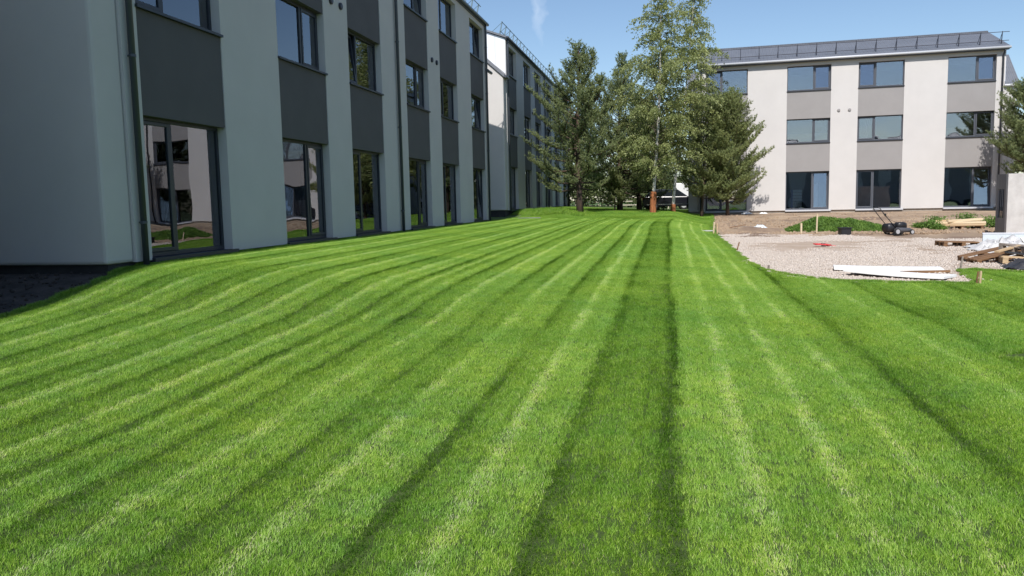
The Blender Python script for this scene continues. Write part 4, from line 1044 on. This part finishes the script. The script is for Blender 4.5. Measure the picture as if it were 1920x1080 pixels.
# clods and stones scattered on the soil
def clods():
    r = np.random.RandomState(19)
    X = 2.2 + 12.5 * r.uniform(0, 1, 3500) ** 1.6; Y = 32.5 + r.exponential(4.0, 3500) + 0 * X
    q = in_poly(X, Y, SITE) & (Y < 48.5) & ~in_gravel(X, Y); X, Y = X[q], Y[q]
    DX = r.uniform(-14, -7.9, 1400); DY = r.uniform(5, 10.5, 1400); X = np.concatenate([X, DX]); Y = np.concatenate([Y, DY]); nd = len(DX)
    rot = r.uniform(0, 6.28, (len(X), 3)); s = r.uniform(.6, 1.0, (len(X), 1)) ** -1.6 * np.ones((1, 3))
    s[-nd:] *= .42
    vs = []; vd = []
    for k in range(4):
        b = MB().tube([(0, 0, -.03), (0, 0, -.012), (.004, 0, .012), (0, .003, .028)], [.012, .035, .032, .01], 6); me = b.mesh('clod')
        for v in me.vertices: v.co *= r.uniform(.75, 1.3)
        me.materials.append(MATS['soil']); vs.append(me)
        m2 = me.copy(); m2.materials.clear(); m2.materials.append(MATS['dark_soil']); vd.append(m2)
    scatter('soil_clods', np.column_stack([X, Y, T(X, Y) + .01]), rot, s, r.randint(0, 4, len(X)) + np.where(np.arange(len(X)) >= len(X) - nd, 4, 0), vs + vd, 'small clods of earth scattered over the bare soil', 'earth')
clods()

# ------------------------------------------------------------------ car, van and rail fence beyond the trees
def vehicle(name, label, loc, rz, body_m, lower, cabin, width, wheels, wr, cat):
    e = empty(name, loc, rz); tag(e, label, cat)
    def ext(poly, hw, nm, m, par, bev=.05):
        n = len(poly); vs = [(x, -hw, z) for x, z in poly] + [(x, hw, z) for x, z in poly]
        fs = [tuple(range(n)), tuple(range(n, 2 * n))[::-1]] + [(i, n + i, n + (i + 1) % n, (i + 1) % n) for i in range(n)]
        return MB().add(vs, fs).build(nm, m, par, bevel=bev)
    ext(lower, width / 2, 'body', body_m, e)
    ext(cabin, width / 2 - .08, 'cabin', 'car_glass', e)
    x0, x1 = min(x for x, z in cabin), max(x for x, z in cabin); zt = max(z for x, z in cabin)
    tops = [x for x, z in cabin if z > zt - .02]
    MB().box(min(tops) - .05, max(tops) + .05, -width / 2 + .07, width / 2 - .07, zt - .01, zt + .05).build('roof', body_m, e, bevel=.03)
    for xw in wheels:
        for s_ in (-1, 1):
            yv = s_ * (width / 2 - .06)
            w_ = MB().tube([(xw, yv - .1, wr), (xw, yv - .08, wr), (xw, yv + .08, wr), (xw, yv + .1, wr)], [wr * .88, wr, wr, wr * .88], 20).build('wheel', 'rubber', e)
            MB().tube([(xw, yv - .108, wr), (xw, yv + .108, wr)], wr * .62, 14).build('rim', 'wheel_silver', w_)
    xa = min(x for x, z in lower)
    for s_ in (-1, 1):
        MB().box(xa - .01, xa + .12, s_ * (width / 2 - .2) - .14, s_ * (width / 2 - .2) + .14, .72, .92).build('tail_lamp', 'lamp_red', e, bevel=.02)
    MB().box(xa + .3, max(x for x, z in lower) - .3, -width / 2 - .012, -width / 2 + .01, .42, .47).build('side_trim', 'chrome', e)
    return e
vehicle('parked_car', 'dark parked car half hidden behind the wrapped birch', (0.3, 58.6, Tz(.3, 58.6)), R(2), 'car_black',
        [(-2.1, .3), (2.1, .3), (2.15, .62), (2.0, .86), (.95, .98), (-2.0, 1.0), (-2.15, .7)], [(-1.98, .99), (1.0, .97), (.25, 1.48), (-1.45, 1.5)], 1.75, (-1.35, 1.3), .32, 'car')
vehicle('parked_van', 'white vehicle behind the dark car beside the cream block', (2.6, 65.5, Tz(2.6, 65.5)), R(3), 'car_white',
        [(-2.3, .35), (2.3, .35), (2.35, .8), (2.1, 1.1), (1.5, 1.22), (1.0, 1.95), (-2.25, 2.05), (-2.35, .8)], [(1.02, 1.3), (1.44, 1.26), (1.02, 1.88)], 1.9, (-1.5, 1.5), .34, 'van')
fe = empty('rail_fence', (-7.6, 66.5, Tz(-5, 66.5)), 0); tag(fe, 'low pale rail fence beyond the lone pine', 'fence')
for z_ in (.12, .42, .72): MB().box(0, 7.6, -.02, .02, z_ - .035, z_ + .035).build('rail', 'fence_wood', fe, bevel=.005)
for k in range(5): MB().box(k * 1.88, k * 1.88 + .09, -.06, -.022, -.3, .86).build('post', 'fence_wood', fe, bevel=.006)
tag(MB().tube([(-6.95, 62.5, .0), (-6.72, 62.5, 1.0)], [.07, .06], 8).build('white_post', 'foam_white', None), 'white post leaning beside the trunk of the lone pine', 'post')
